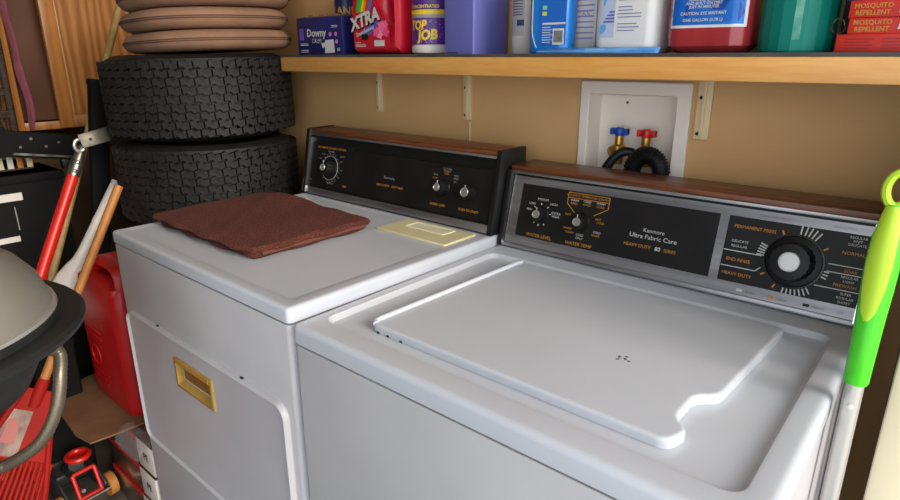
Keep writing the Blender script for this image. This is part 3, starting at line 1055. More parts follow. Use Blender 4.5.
# slate purple bin
t = thing('storage_bin', 'plain slate purple plastic bin beside the purple labelled bottle', 'bin', (-0.161, 0.700, S0))
B0, B1 = rr(-.042, .047, -.068, .068, .004, 4), rr(-.044, .050, -.071, .071, .005, 4)
MB().loft([at_z(B0, 0), at_z(B1, .22), at_z(inset(B1, .003), .22), at_z(inset(B0, .003), .003)]).build('bin_shell', mat('slate_purple_plastic', srgb(104, 106, 176), .42, col2=srgb(98, 98, 166), scale=5), t)
MB().box(-.036, .0, -.0686, -.066, .002, .004).build('base_seam', M_GAP, t)

# slim white bottle behind the bin
t = thing('slim_bottle', 'slim white bottle with navy print between purple bin and blue bottle', 'bottle', (-0.046, 0.735, S0))
MB().lathe([(.024, 0), (.027, .004), (.027, .15), (.02, .18), (.012, .19), (.012, .22)], n=28).build('bottle_body', M_WHITEPL, t)
c = Curved((0, 0), .0272, -PI / 2 + .2, 0)
l1 = MB()
c.patch(l1, -.03, .012, .04, .14, .0004)
l1.build('label', mat('grey_label', srgb(176, 172, 170), .5), t)
l1 = MB()
c.patch(l1, -.005, .012, .062, .075, .0008)
for b in range(8):
    c.patch(l1, -.02, .008, .085 + .006 * b, .087 + .006 * b, .0008, 6)
l1.build('navy_print', mat('navy_print', srgb(30, 36, 90), .5), t, smooth=False)['kind'] = 'stuff'

# blue bottle
t = thing('blue_bottle', 'bright blue plastic bottle with white barcode at shelf front', 'bottle', (0.076, 0.668, S0), math.radians(4))
MBLUE = mat('bright_blue_plastic', srgb(20, 130, 214), .35, col2=srgb(16, 116, 200), scale=6, coat=.2)
m1 = MB()
secs = ((0, .052, .024), (.004, .056, .028), (.05, .058, .030), (.13, .058, .030), (.17, .05, .028), (.195, .02, .018), (.225, .018, .018))
m1.loft([at_z(rr(-a * .84, a * .84, -b, b, b * .75, 6), z) for z, a, b in secs])
bo = m1.build('bottle_body', MBLUE, t)
q = Panel((-.054, -.0303, 0), (1, 0, 0), (0, 0, 1))
m1 = MB()
q.rect(m1, .036, .099, .018, .13, 0, .0008)
lo = m1.build('label', mat('blue_label', srgb(24, 96, 186), .45), bo, smooth=False)
m1 = MB()
q.rect(m1, .070, .096, .018, .050, .0008, .0014)
q.rect(m1, .045, .098, .058, .062, .0008, .0014)
for k in range(7):
    q.rect(m1, .045, .064 + .02 * (k % 2), .022 + .005 * k, .0235 + .005 * k, .0008, .0012)
m1.build('white_print', M_WHITE_PRINT, lo, smooth=False)['kind'] = 'stuff'
m1 = MB()
for k in range(8):
    q.rect(m1, .073 + .0026 * k, .0743 + .0026 * k, .022, .046, .0014, .0018)
m1.build('barcode', M_BLACK, lo, smooth=False)['kind'] = 'stuff'
for k, cc in enumerate(((190, 200, 60), (120, 190, 150))):
    m1 = MB()
    q.rect(m1, .044, .054, .076 + .012 * k, .084 + .012 * k, .0008, .0014)
    m1.build('colour_patch', mat('patch_%d' % k, srgb(*cc), .5), lo, smooth=False)
m1 = MB()
for k in range(14):
    z0 = .012 + .008 * k
    q.line(m1, .020 + .012 * (1 - min(1, k / 5)) ** 2, z0, .020 + .012 * (1 - min(1, (k + 1) / 5)) ** 2, z0 + .008, .002, .0012)
m1.build('white_line', M_WHITE_PRINT, bo, smooth=False)['kind'] = 'stuff'

# white carton behind the blue bottle
t = thing('white_carton', 'white carton with pale purple print between blue bottle and white jug', 'carton', (0.128, 0.735, S0))
bo = MB().box(-.042, .030, -.03, .03, 0, .19).build('carton_body', M_WHITEPL, t, bevel=.002)
q = Panel((-.042, -.03, 0), (1, 0, 0), (0, 0, 1))
m1 = MB()
for k in range(10):
    q.rect(m1, .014, .066, .030 + .011 * k, .033 + .011 * k, 0, .0008)
q.text(m1, '65', .048, .08, .02, .0012)
m1.build('purple_lettering', mat('pale_purple_print', srgb(150, 140, 190), .5), bo, smooth=False)['kind'] = 'stuff'

# big white jug
t = thing('white_jug', 'large white jug with lines of blue text beside the red liquid', 'jug', (0.2475, 0.700, S0))
m1 = MB()
secs = ((0, .060, .044), (.005, .065, .050), (.02, .067, .052), (.17, .067, .052), (.2, .06, .045), (.225, .026, .026), (.26, .026, .026))
m1.loft([at_z(rr(-a, a, -b, b, min(.024, b * .9), 8), z) for z, a, b in secs])
bo = m1.build('jug_body', mat('white_jug_plastic', srgb(224, 222, 220), .3, coat=.3), t)
q = Panel((-.067, -.0524, 0), (1, 0, 0), (0, 0, 1))
m1 = MB()
q.rect(m1, .020, .048, .030, .14, 0, .0006)
m1.build('pale_panel', mat('pale_blue_print', srgb(178, 188, 216), .45), bo, smooth=False)
m1, m2 = MB(), MB()
random.seed(3)
for k in range(15):
    if k in (3, 8, 11):
        continue
    q.rect(m1, .054, .054 + random.uniform(.028, .060), .042 + .0062 * k, .0432 + .0062 * k, 0, .0006)
for k in range(4):
    q.rect(m1, .024 + .004 * k, .047, .058 + .006 * k, .061 + .006 * k, .0006, .0012)
m1.build('blue_lettering', mat('blue_text', srgb(84, 84, 156), .5), bo, smooth=False)['kind'] = 'stuff'
m2.prism(arc_fillet([(.018, .036), (.028, .040), (.032, .052), (.024, .056), (.018, .052)], .003, 3), q.p, .0006, .0012)
m2.prism(arc_fillet([(.030, .14), (.022, .092), (.026, .088), (.038, .14)], .003, 3), q.p, .0006, .0012)
m2.build('blue_swirl', mat('swirl_blue', srgb(90, 160, 210), .5), bo, smooth=False)

# flat blue packet
t = thing('blue_packet', 'flat light blue packet lying at shelf edge before white jug', 'packet', (0.185, 0.640, S0))
PK = MB()
nx = 24
top = []
pts = [(-.118, -.026), (.02, -.031), (.06, -.026), (.140, -.006), (.145, .004), (-.10, .002)]
pts = arc_fillet(pts, .004, 2)
PK.loft([[(a, b, 0.0) for a, b in inset(pts, .002)], [(a, b, .0025 + .25 * (b + .03)) for a, b in pts], [(a, b, .004 + .25 * (b + .03)) for a, b in inset(pts, .003)]])
po = PK.build('packet', mat('packet_blue', srgb(74, 140, 214), .35, col2=srgb(100, 164, 228), scale=20), t)
pts2 = ((.0, -.026), (.045, -.022), (.03, -.010), (-.01, -.008))
MB().loft([[(a, b, d + .25 * (b + .03)) for a, b in pts2] for d in (.0040, .0045)]).build('pale_print', mat('packet_pale', srgb(120, 180, 232), .4), po)

# jug of red liquid
t = thing('red_liquid_jug', 'clear jug of red liquid with a blue label beside teal bucket', 'jug', (0.405, 0.694, S0))
m1 = MB()
secs = ((0, .058, .034), (.004, .066, .042), (.012, .0735, .050), (.04, .074, .052), (.16, .074, .052), (.19, .05, .04), (.22, .02, .02), (.26, .02, .02))
m1.loft([at_z(rr(-a, a, -b, b, min(.03, b * .9), 8), z) for z, a, b in secs])
bo = m1.build('jug_body', mat('red_liquid_plastic', srgb(176, 58, 62), .22, col2=srgb(160, 44, 50), scale=14, coat=.4), t)


class RRWrap:
    """print on the front of a rounded-rectangle bottle"""

    def __init__(s, a, b, r):
        s.a, s.b, s.r = a, b, r

    def p(s, u, v, d=0):
        f = s.a - s.r
        if abs(u) <= f:
            return Vector((u, -s.b - d, v))
        sg = 1 if u > 0 else -1
        t_ = min((abs(u) - f) / s.r, PI / 2)
        return Vector((sg * (f + (s.r + d) * math.sin(t_)), -s.b + s.r - (s.r + d) * math.cos(t_), v))
    text = Panel.text

    def patch(s, mb, a0, a1, b0, b1, d=.0006, n=24):
        Curved.patch(s, mb, a0, a1, b0, b1, d, n)


R_ = RRWrap(.074, .052, .03)
m1 = MB()
R_.patch(m1, -.064, .072, .043, .155, .0005)
m1.build('label_border', mat('label_white', srgb(222, 220, 224), .35), bo)
m1 = MB()
R_.patch(m1, -.060, .066, .048, .152, .0009)
m1.build('label', mat('label_blue', srgb(18, 96, 190), .35, col2=srgb(24, 120, 212), scale=12), bo)
m1 = MB()
for a, b, r, in ((.048, .068, .018), (.022, .088, .018), (.052, .100, .018), (-.045, .07, .02)):
    n = 6
    o = len(m1.v)
    m1.v += [tuple(R_.p(a + r * math.cos(2 * PI * j / n), b + r * math.sin(2 * PI * j / n), .0012)) for j in range(n)]
    m1.f.append(tuple(o + j for j in range(n)))
m1.build('hexagon_print', mat('hex_blue', srgb(12, 72, 156), .35), bo, smooth=False)['kind'] = 'stuff'
m1 = MB()
for s, b, z in (('REMOVES GREASE', .090, .0068), ('AND BUILT ON DIRT', .084, .0068), ('JUST IN MINUTES', .078, .0068), ('CAUTION: EYE IRRITANT', .067, .0072), ('ONE GALLON (3.78 L)', .056, .0072)):
    R_.text(m1, s, -.004, b, z, .0016, bold=.02)
m1.build('white_lettering', M_WHITE_PRINT, bo, smooth=False)['kind'] = 'stuff'
MB().lathe([(.024, .25), (.024, .28), (.02, .284)], n=24).build('cap', M_BLUEPL, t)

# teal faceted bucket
t = thing('teal_bucket', 'teal plastic bucket with faceted sides near shelf right end', 'bucket', (0.545, 0.694, S0))
n = 20
prof = [(.056, 0), (.058, .003), (.061, .20), (.063, .20), (.063, .206), (.059, .206), (.054, .006)]
m1 = MB()
m1.loft([[(r * math.cos(2 * PI * (j + .3) / n), r * math.sin(2 * PI * (j + .3) / n), z) for j in range(n)] for r, z in prof])
me = m1.mesh('bucket_shell', mat('teal_plastic', srgb(4, 124, 108), .5, spec=.3), smooth=False)
link('bucket_shell', me, t)
MB().loft([[(r * math.cos(a), r * math.sin(a), z) for z, r in ((.02, .0572), (.11, .0585), (.11, .0596), (.02, .0583))] for a in (-PI / 2 + .10, -PI / 2 + .30)]).build('sticker_remnant', mat('pale_remnant', srgb(120, 170, 160), .5, col2=srgb(60, 140, 128), scale=40), t, smooth=False)

# mosquito repellent boxes, each its own thing
M_MOS = mat('red_carton', srgb(214, 48, 34), .45, col2=srgb(200, 40, 30), scale=20)


def mosq(x, y, z, rz, label, side_text, h=.0265):
    t = thing('repellent_box', label, 'box', (x, y, z), rz, 'red mosquito repellent boxes')
    bo = MB().box(0, .17, 0, .11, 0, h).build('carton', M_MOS, t, bevel=.001)
    q = Panel((0, 0, 0), (1, 0, 0), (0, 0, 1))
    m1 = MB()
    if side_text:
        q.text(m1, 'MOSQUITO', .031, .0165, .0095, .0006, sx=1.0, bold=.02)
        q.text(m1, 'REPELLENT', .031, .0065, .0095, .0006, sx=.95, bold=.02)
        m1.build('orange_lettering', M_ORANGE_PRINT, bo, smooth=False)['kind'] = 'stuff'
        m2 = MB()
        q.prism_ = None
        m2.prism([(.064, .006), (.072, .006), (.073, .011), (.078, .006), (.090, .006), (.090, .019), (.081, .019), (.079, .014), (.075, .019), (.066, .019)], q.p, 0, .0008)
        m2.build('white_emblem', M_WHITE_PRINT, bo, smooth=False)
    else:
        for k in range(4):
            q.rect(m1, .012, .044 + .006 * (k % 2), .005 + .0045 * k, .0062 + .0045 * k, 0, .0006)
            q.rect(m1, .060, .10, .005 + .0045 * k, .0062 + .0045 * k, 0, .0006)
        m1.build('dark_lettering', mat('dark_red_print', srgb(130, 24, 20), .5), bo, smooth=False)['kind'] = 'stuff'
    return t


mosq(.616, .632, S0, 0.0, 'red repellent box with small dark print, lowest of its stack', False, .0262)
mosq(.629, .632, S0 + .0264, 0.01, 'red repellent box with orange letters, middle of the stack', True, .0235)
mosq(.627, .631, S0 + .0501, -.01, 'red repellent box with orange letters, topmost red one in stack', True, .0250)
t = thing('navy_box', 'navy blue box lying on top of the red repellent boxes', 'box', (.620, .632, S0 + .0754))
bo = MB().box(0, .17, 0, .11, 0, .03).build('carton', mat('navy_box_card', srgb(44, 56, 112), .45), t, bevel=.001)
MB().box(.01, .15, .01, .1, .0295, .0304).build('lid_flap', mat('navy_box_flap', srgb(60, 72, 130), .45), bo)
t = thing('wire_coil', 'loose grey wire coil tucked beside the red repellent boxes', 'wire', (.612, .655, S0 + .040))
wm = MB()
wm.tube([(.010 * math.cos(a) - .002, .02 * math.sin(a * .13), .012 * math.sin(a)) for a in [k * .35 for k in range(50)]], .0007, 5)
wm.build('wire_loop', M_STEEL, t)
tag(MB().box(.600, .735, .752, .778, 0, .11).xf(Matrix.Translation((0, 0, S0))).build('dark_book', mat('dark_book_cover', (.03, .028, .03), .5), bevel=.002), 'dark upright slab behind the red repellent boxes', 'book')

# ------------------------------------------------------------------ tyres and cushions
TC = (-1.108, 0.480)
TR, TW = 0.285, 0.252


def tyre_meshes():
    r = TR - 0.012
    hw = TW / 2
    prof = [(.13, .075), (.15, .03), (.19, .008), (.235, .004), (.262, .016), (r - .004, .045), (r, .07), (r + .002, hw),
            (r, TW - .07), (r - .004, TW - .045), (.262, TW - .016), (.235, TW - .004), (.19, TW - .008), (.15, TW - .03), (.13, TW - .075)]
    body = MB()
    body.lathe(prof, n=72, cap0=False, cap1=False)
    body.lathe([(.13, .075), (.126, hw), (.13, TW - .075)], n=72, cap0=False, cap1=False)
    bm = body.mesh('carcass', M_RUBBER)
    tr = MB()
    rows, cols = 9, 46
    z0, z1 = .020, TW - .020
    rh = (z1 - z0) / rows
    pitch = 2 * PI / cols
    for i in range(rows):
        zc = z0 + rh * (i + .5)
        edge = 1 - ((zc - hw) / hw) ** 2
        rin = r - .006
        rout = TR - .016 * (1 - min(1, edge * 2.2)) - .001
        off = (i % 2) * .18
        for k in range(cols):
            t0 = pitch * (k + off + .12 * math.sin(i * 1.1))
            pts = [(.02, -.44), (.30, -.30), (.55, -.64), (.95, -.46), (.92, .38), (.56, .22), (.32, .56), (.0, .40)]
            inn = [(t0 + a * pitch, zc + b * rh) for a, b in pts]
            cx = sum(a for a, _ in inn) / 8
            cz = sum(b for _, b in inn) / 8
            lo = [(rin * math.cos(a), rin * math.sin(a), b) for a, b in inn]
            hi = [(rout * math.cos(cx + (a - cx) * .95), rout * math.sin(cx + (a - cx) * .95), cz + (b - cz) * .95) for a, b in inn]
            o = len(tr.v)
            tr.v += lo + hi
            for j in range(8):
                q = (j + 1) % 8
                tr.f.append((o + j, o + q, o + 8 + q, o + 8 + j))
            tr.f.append(tuple(o + 8 + j for j in range(8)))
    tm = tr.mesh('tread', M_RUBBER, smooth=False)
    rim = MB().lathe([(.128, .06), (.128, .09), (.10, .10), (.045, .11), (.045, .15), (.10, .16), (.128, TW - .09), (.128, TW - .06)], n=36)
    return bm, tm, rim.mesh('wheel_rim', M_STEEL)


tb, tt, tr_ = tyre_meshes()
TZ = 1.357 - 2 * TW - 0.010
for k, (dx, dy, z, rz, tx_, ty_, lab) in enumerate((
        (-.004, 0, TZ, 0.3, 0.0, 0.0, 'black turf tread tyre, lower visible one, under another tyre'),
        (0.0, 0.0, TZ + TW + .005, 1.1, 0.010, -0.014, 'black turf tread tyre directly under the brown cushions'),)):
    t = thing('tyre', lab, 'tyre', (TC[0] + dx, TC[1] + dy, z), 0, 'stacked turf tyres')
    t.rotation_mode = 'ZYX'
    t.rotation_euler = (tx_, ty_, rz)
    link('carcass', tb, t)
    link('tread', tt, t)['kind'] = 'stuff'
    link('wheel_rim', tr_, t)
# the stack stands on two taller tyres hidden behind the dryer
hz = TZ / 2
for k in range(2):
    t = thing('tyre', 'black smooth tyre at the bottom of the tyre stack' if k == 0 else 'black smooth tyre second from the floor in the tyre stack', 'tyre', (TC[0], TC[1] + .02, k * hz), 0, 'stacked turf tyres')
    MB().lathe([(.14, .07), (.16, .02), (.22, 0), (.25, .004), (.275, .03), (.28, .08), (.28, hz - .08), (.275, hz - .03), (.25, hz - .004), (.22, hz), (.16, hz - .02), (.14, hz - .07), (.14, .07)], n=60, cap0=False, cap1=False).build('carcass', M_RUBBER, t)
    MB().lathe([(.139, .06), (.139, .09), (.045, .11), (.045, .15), (.139, hz - .09), (.139, hz - .06)], n=30).build('wheel_rim', M_STEEL, t)


def squircle(a, p_, n=56):
    out_ = []
    for j in range(n):
        t = 2 * PI * j / n
        c, s = math.cos(t), math.sin(t)
        out_.append((a * math.copysign(abs(c) ** p_, c), a * math.copysign(abs(s) ** p_, s)))
    return out_


cz = TZ + 2 * TW + .009
for k, (dx, dy, ry, rx, rz, th, lab) in enumerate((
        (.002, 0, -.028, 0, .04, .056, 'brown seat cushion lying directly on the top tyre'),
        (-.006, 0, -.046, 0, 1.52, .058, 'brown seat cushion, second from the bottom of its stack'),
        (.006, 0, -.062, 0, .1, .058, 'brown seat cushion, third from the bottom of its stack'),
        (.014, 0, -.055, 0, 1.6, .055, 'brown seat cushion, topmost of the stack on the tyres'))):
    t = thing('seat_cushion', lab, 'cushion', (TC[0] + .056 + dx, TC[1] + .014 + dy, cz), 0, 'stacked brown seat cushions')
    t.rotation_mode = 'ZYX'
    t.rotation_euler = (.022, -.034, rz)
    base = squircle(.230, .80)
    L = []
    for kk in range(9):
        a = -PI / 2 + PI * kk / 8
        sc_ = .80 + .20 * max(0, math.cos(a)) ** .75
        L.append([(x * sc_, y * sc_, th / 2 + th / 2 * math.sin(a) * (1.0 if abs(a) < 1.4 else 1.0)) for x, y in base])
    m1 = MB().loft(L)
    co = m1.build('cover', M_CUSHION, t)
    for zz in (.46, .55):
        P3 = [(x * 1.0, y * 1.0, th * zz) for x, y in squircle(.230 * (.80 + .2 * max(0, math.cos(math.asin(2 * zz - 1))) ** .75) + .001, .80)]
        MB().tube(P3, .0016, 6, closed=True).build('piping', M_PIPING, co)
    cz += th * 1.03

# ------------------------------------------------------------------ oak cabinet on the left wall
cab = thing('oak_cabinet', 'golden oak wall cabinet with a raised panel door behind the tyres', 'cabinet', (-2.08, 0.0, 1.060))
cx0 = 0.0      # front plane in the cabinet frame
y_l0, y_l1, y_d0, y_d1 = 0.140, 0.228, 0.352, 0.765
b = MB()
b.box(-.33, -.02, .02, .765, 0, .018)
b.box(-.33, -.02, .02, .765, .86, .88)
b.box(-.33, -.02, .02, .038, .018, .86)
b.box(-.33, -.02, .75, .765, .018, .86)
b.box(-.345, -.33, .02, .765, 0, .88)
b.build('carcass', M_INNER, cab, smooth=False)
MB().box(-.02, .0, -.02, y_l1, 0, .88).build('face_frame_stile', M_OAK2, cab, bevel=.002)
MB().box(-.02, .0, y_l1, .765, -.002, .03).build('face_frame_rail', M_OAK2, cab, bevel=.002)
MB().box(-.10, -.085, y_l1, y_d0 + .03, .03, .86).build('inner_panel', M_INNER, cab)
dr2 = thing_door = MB()
fs = MB()
# door: stiles, rails and a raised panel, each its own part
door = MB().box(.001, .010, y_d0, y_d1, .002, .86).build('door', M_OAK, cab)
MB().box(.010, .022, y_d0, y_d0 + .048, .002, .86).build('door_stile', M_OAK2, door, bevel=.003)
MB().box(.010, .022, y_d1 - .05, y_d1, .002, .86).build('door_stile', M_OAK2, door, bevel=.003)
MB().box(.010, .022, y_d0 + .048, y_d1 - .05, .002, .052).build('door_rail', M_OAK2, door, bevel=.003)
MB().box(.010, .022, y_d0 + .048, y_d1 - .05, .80, .86).build('door_rail', M_OAK2, door, bevel=.003)
PA = [(y_d0 + .056, .058), (y_d1 - .058, .058), (y_d1 - .058, .794), (y_d0 + .056, .794)]
xy = lambda loop, x: [(x, a, b_) for a, b_ in loop]
MB().loft([xy(PA, .009), xy(PA, .013), xy(inset(PA, .004), .0140)]).build('raised_panel', M_OAK, door, smooth=False)

pc = MB()
n = 26
L = []
for k in range(n + 1):
    t = k / n
    z = 1.96 - .90 * t
    wv = .010 * math.sin(t * 9) + .006 * math.sin(t * 23)
    wd = .010 + .010 * math.sin(PI * min(1, t * 1.2)) + (.010 if .72 < t < .97 else 0)
    wd *= .55
    y = .240 + .006 * t + wv * .6
    L.append([(-2.066 - .004, y - wd, z), (-2.060, y - wd * .4, z), (-2.064, y + wd * .2, z), (-2.058, y + wd, z), (-2.066, y + wd, z), (-2.070, y, z)])
pc.loft(L)
tag(pc.build('hanging_cloth', M_PINK), 'narrow mauve cloth hanging in front of the oak cabinet opening', 'cloth')

# ------------------------------------------------------------------ gas can on its boxes
M_BOXBRN = mat('brown_printed_carton', srgb(92, 70, 56), .35, col2=srgb(64, 48, 40), scale=8, coat=.5)
BXT = 0.298
for k in range(3):
    z0, z1 = k * .0995, k * .0995 + .098
    t = thing('wrapped_carton', ('film wrapped carton with white printed end, lowest beside dryer', 'film wrapped carton with white printed end, middle of its stack', 'film wrapped carton with white printed end, topmost under gas can')[k], 'carton', (-.92, .18, z0), 0, 'film wrapped cartons beside the dryer')
    bo = MB().box(-.17 + .006 * k, .158, -.172 + .004 * k, .0, 0, .098).build('carton', M_BOXBRN, t, bevel=.003)
    MB().box(.060, .1595, -.1745 + .004 * k, -.02, .004, .094).build('white_end', M_WHITEPL, bo, bevel=.001)
    MB().box(-.160, .058, -.1735 + .004 * k, -.168, .086, .0985).build('red_edge_band', M_REDCAN, bo)
    q = Panel((.076, -.1747 + .004 * k, 0), (1, 0, 0), (0, 0, 1))
    m1 = MB()
    q.text(m1, 'PE', .036, .050, .030, .0004, bold=.03)
    m1.build('black_lettering', M_BLACK, bo, smooth=False)['kind'] = 'stuff'
fl = thing('plastic_film', 'torn clear plastic film bunched on the carton under gas can', 'plastic film', (-.86, .02, BXT + .004))
m1 = MB()
random.seed(11)
nx, ny = 16, 8
V = [(-.06 + .16 * i / nx, -.045 + .06 * j / ny, .002 + .012 * abs(math.sin(i * 1.3 + j * .9)) * random.uniform(.4, 1)) for j in range(ny + 1) for i in range(nx + 1)]
V = [(x, y, z - max(0, -y - .022) * 1.6) for x, y, z in V]
m1.add(V, [(j * (nx + 1) + i, j * (nx + 1) + i + 1, (j + 1) * (nx + 1) + i + 1, (j + 1) * (nx + 1) + i) for j in range(ny) for i in range(nx)])
m1.build('film_sheet', mat('clear_film', (.75, .74, .74), .15, alpha=.2, spec=.6), fl)
cs = MB()
pts = [(-1.335, .10), (-1.31, -.005), (-1.145, -.088), (-.985, -.098), (-.915, -.085), (-.905, -.012), (-.90, .10)]
cs.loft([[(a, b, BXT) for a, b in pts], [(a, b, BXT + .005) for a, b in pts]])
csh = thing('cardboard_sheet', 'flat torn sheet of brown cardboard under the red gas can', 'cardboard', (-1.1, 0, BXT))
cs.v = [(a + 1.1, b, c - BXT) for a, b, c in cs.v]
cs.build('sheet', M_CARD, csh, smooth=False)

gc = thing('gas_can', 'large red plastic gas can standing beside the dryer', 'gas can', (-1.082, .116, BXT + .0052))
gx, gy = .150, .073
secs = [(0, .93), (.008, .98), (.03, 1.0), (.33, 1.0), (.36, .99)]
m1 = MB()
L = []
for z, k in secs:
    L.append(at_z(rr(-gx * k, gx * k, -gy * k, gy * k, .034, 7), z))
for z, k in ((.385, .95), (.40, .90)):
    L.append(at_z(rr(-gx * k, gx * k, -gy * k, gy * k, .034 * k, 7), z))
m1.loft(L)
body = m1.build('can_body', M_REDCAN, gc)
# raised top hump with the hand opening
hb = arc_fillet([(-.136, .375), (.136, .375), (.134, .430), (.112, .468), (-.060, .470), (-.118, .43)], [.004, .004, .02, .03, .03, .02], 9)
hh = arc_fillet([(-.070, .398), (.090, .398), (.085, .432), (.060, .446), (-.035, .446), (-.066, .428)], .012, 9)
hc = (.0, .42)
OA, HA = by_angle(hb, hc, 72), by_angle(hh, hc, 72)
m1 = MB()
m1.loft([yz(HA, -.030), yz(inset(HA, -.005), -.040), yz(inset(OA, .008), -.050), yz(OA, -.038), yz(OA, .038), yz(inset(OA, .008), .050), yz(inset(HA, -.005), .040), yz(HA, .030)], closed=True)
m1.build('handle', M_REDCAN, body)
# sloped shoulder in front of the handle
m1 = MB()
m1.loft([at_z(rr(-.136, .136, -.071, -.02, .02, 6), .37), at_z(rr(-.130, .130, -.066, -.02, .02, 6), .405), at_z(rr(-.07, .07, -.045, -.02, .012, 6), .420)])
m1.build('shoulder', M_REDCAN, body)
MB().lathe([(.024, 0), (.024, .02), (.028, .022), (.028, .045), (.022, .05)], (.11, .035, .395), n=24).build('cap', M_BLACK, gc)
q = Panel((-gx, -gy, 0), (1, 0, 0), (0, 0, 1))
m1 = MB()
V, Fc = text_geo('GASOLINE', .034, .03)
o = len(m1.v)
q.text(m1, 'GASOLINE', .125, .270, .034, .0022, bold=.03, sx=.95)
m1.build('embossed_lettering', mat('worn_red_emboss', srgb(206, 74, 56), .5), body, smooth=False)['kind'] = 'stuff'
m1 = MB()
for a0, a1, b in ((.06, .14, .255), (.05, .15, .235), (.045, .15, .215), (.05, .16, .09), (.05, .16, .075), (.05, .15, .06)):
    q.rect(m1, a0, a1, b, b + .006, 0, .0016)
n = 24
m1.loft([[q.p(.085 + r * math.cos(2 * PI * j / n), .15 + r * math.sin(2 * PI * j / n), h) for j in range(n)] for r, h in ((.034, 0), (.034, .002), (.030, .002), (.030, 0))], False, False)
m1.build('embossed_marks', M_REDCAN, body)['kind'] = 'stuff'

# ------------------------------------------------------------------ grill in the near left corner
gr = thing('kettle_grill', 'round grill with grey domed lid and black bowl, near left', 'grill', (-.40, -.48, 0))
GZ = .93
ld = MB()
prof = [(.240, .012), (.247, .010), (.249, .016), (.244, .022), (.242, .030), (.232, .060), (.208, .093), (.170, .122), (.12, .143), (.065, .154), (.01, .157)]
ld.lathe(prof, (0, 0, GZ), n=64, cap0=False)
lo = ld.build('lid', M_LIDGREY, gr)
MB().lathe([(.240, 0), (.2495, .001), (.2510, .006), (.2495, .011), (.243, .012)], (0, 0, GZ + .010), n=64, cap0=False, cap1=False).build('lid_rim', M_ALU, lo)
MB().tube([(-.05, 0, GZ + .15), (-.05, 0, GZ + .19), (-.03, 0, GZ + .2), (.03, 0, GZ + .2), (.05, 0, GZ + .19), (.05, 0, GZ + .15)], .008, 8).build('lid_handle', M_BLACK, lo)
bw = MB()
bw.lathe([(.10, -.132), (.170, -.126), (.192, -.112), (.214, -.07), (.240, -.026), (.252, -.012), (.288, -.010), (.290, -.002), (.284, .004), (.254, .004), (.252, .016), (.236, .016)], (0, 0, GZ), n=64, cap1=False)
bwo = bw.build('bowl', M_GRILLBLK, gr)
# side lug that sticks out toward the dryer
a = math.radians(58)
ax = Vector((math.cos(a), math.sin(a), 0))
ay = Vector((-math.sin(a), math.cos(a), 0))
for k in range(4):
    a = math.radians(200 + 40 * k)
    x, y = .15 * math.cos(a), .15 * math.sin(a)
    MB().tube([(x, y, GZ - .122), (x * 1.25, y * 1.25, .02), (x * 1.25, y * 1.25, 0)], .011, 10).build('leg', M_GRILLBLK, gr)


def spline(P, n=8):
    P = [Vector(q) for q in P]
    out_ = []
    for i in range(len(P) - 1):
        p0, p1, p2, p3 = P[max(0, i - 1)], P[i], P[i + 1], P[min(len(P) - 1, i + 2)]
        for k in range(n):
            t = k / n
            out_.append(.5 * ((2 * p1) + (p2 - p0) * t + (2 * p0 - 5 * p1 + 4 * p2 - p3) * t * t + (3 * p1 - p0 - 3 * p2 + p3) * t ** 3))
    out_.append(P[-1])
    return out_


gp = spline([(-.440, -.38, .815), (-.472, -.29, .805), (-.496, -.218, .785), (-.474, -.226, .738), (-.467, -.247, .674), (-.476, -.279, .618), (-.502, -.316, .584), (-.530, -.348, .565), (-.56, -.42, .555), (-.55, -.52, .57), (-.50, -.56, .68), (-.45, -.52, .81)], 14)
gp = [q - Vector((-.40, -.48, 0)) for q in gp]
m1 = MB()
m1.tube(gp, [.0118 + .0009 * (k % 2) for k in range(len(gp))], 14)
hs = m1.build('gas_hose', M_HOSE, gr)
hs['label'] = 'braided grey gas hose'


def straight(a, b, z):
    """point on the line a-b at height z"""
    a, b = Vector(a), Vector(b)
    return a + (b - a) * ((z - a.z) / (b.z - a.z))


# ------------------------------------------------------------------ long tools leaning by the tyres
a, b = (-1.72, .519, 1.5265), (-1.54, .058, .582)
t = thing('wooden_pole', 'long pale wooden pole leaning in front of the oak cabinet', 'pole', straight(a, b, 0))
o = straight(a, b, 0)
top = straight(a, b, 1.518) - o
MB().tube([(0, 0, 0), top * .5, top], .0125, 12).build('pole', M_WOODPOLE, t)
MB().lathe([(.0128, 0), (.0135, .01), (.0128, .02)], top * .99, top, 12).build('end_cap', M_WOODPOLE, t)

a, b = (-1.45, .292, 1.236), (-1.45, .237, .868)
o = straight(a, b, 0)
t = thing('black_post', 'black post leaning beside the left edge of tyres', 'post', o)
q = straight(a, b, 1.26) - o
m1 = MB()
zx, zy, zz = Vector((1, 0, 0)), None, q.normalized()
zy = zz.cross(zx).normalized()
m1.obox(q * .5 + Vector((0, 0, .0)), zx, zy, zz, .018, .028, q.length * .5)
m1.build('post', M_BOXBLK, t, bevel=.004)
m1 = MB()
m1.obox(q, zx, zy, zz, .020, .030, .01)
m1.build('end_cap', M_BOXBLK, t, bevel=.004)

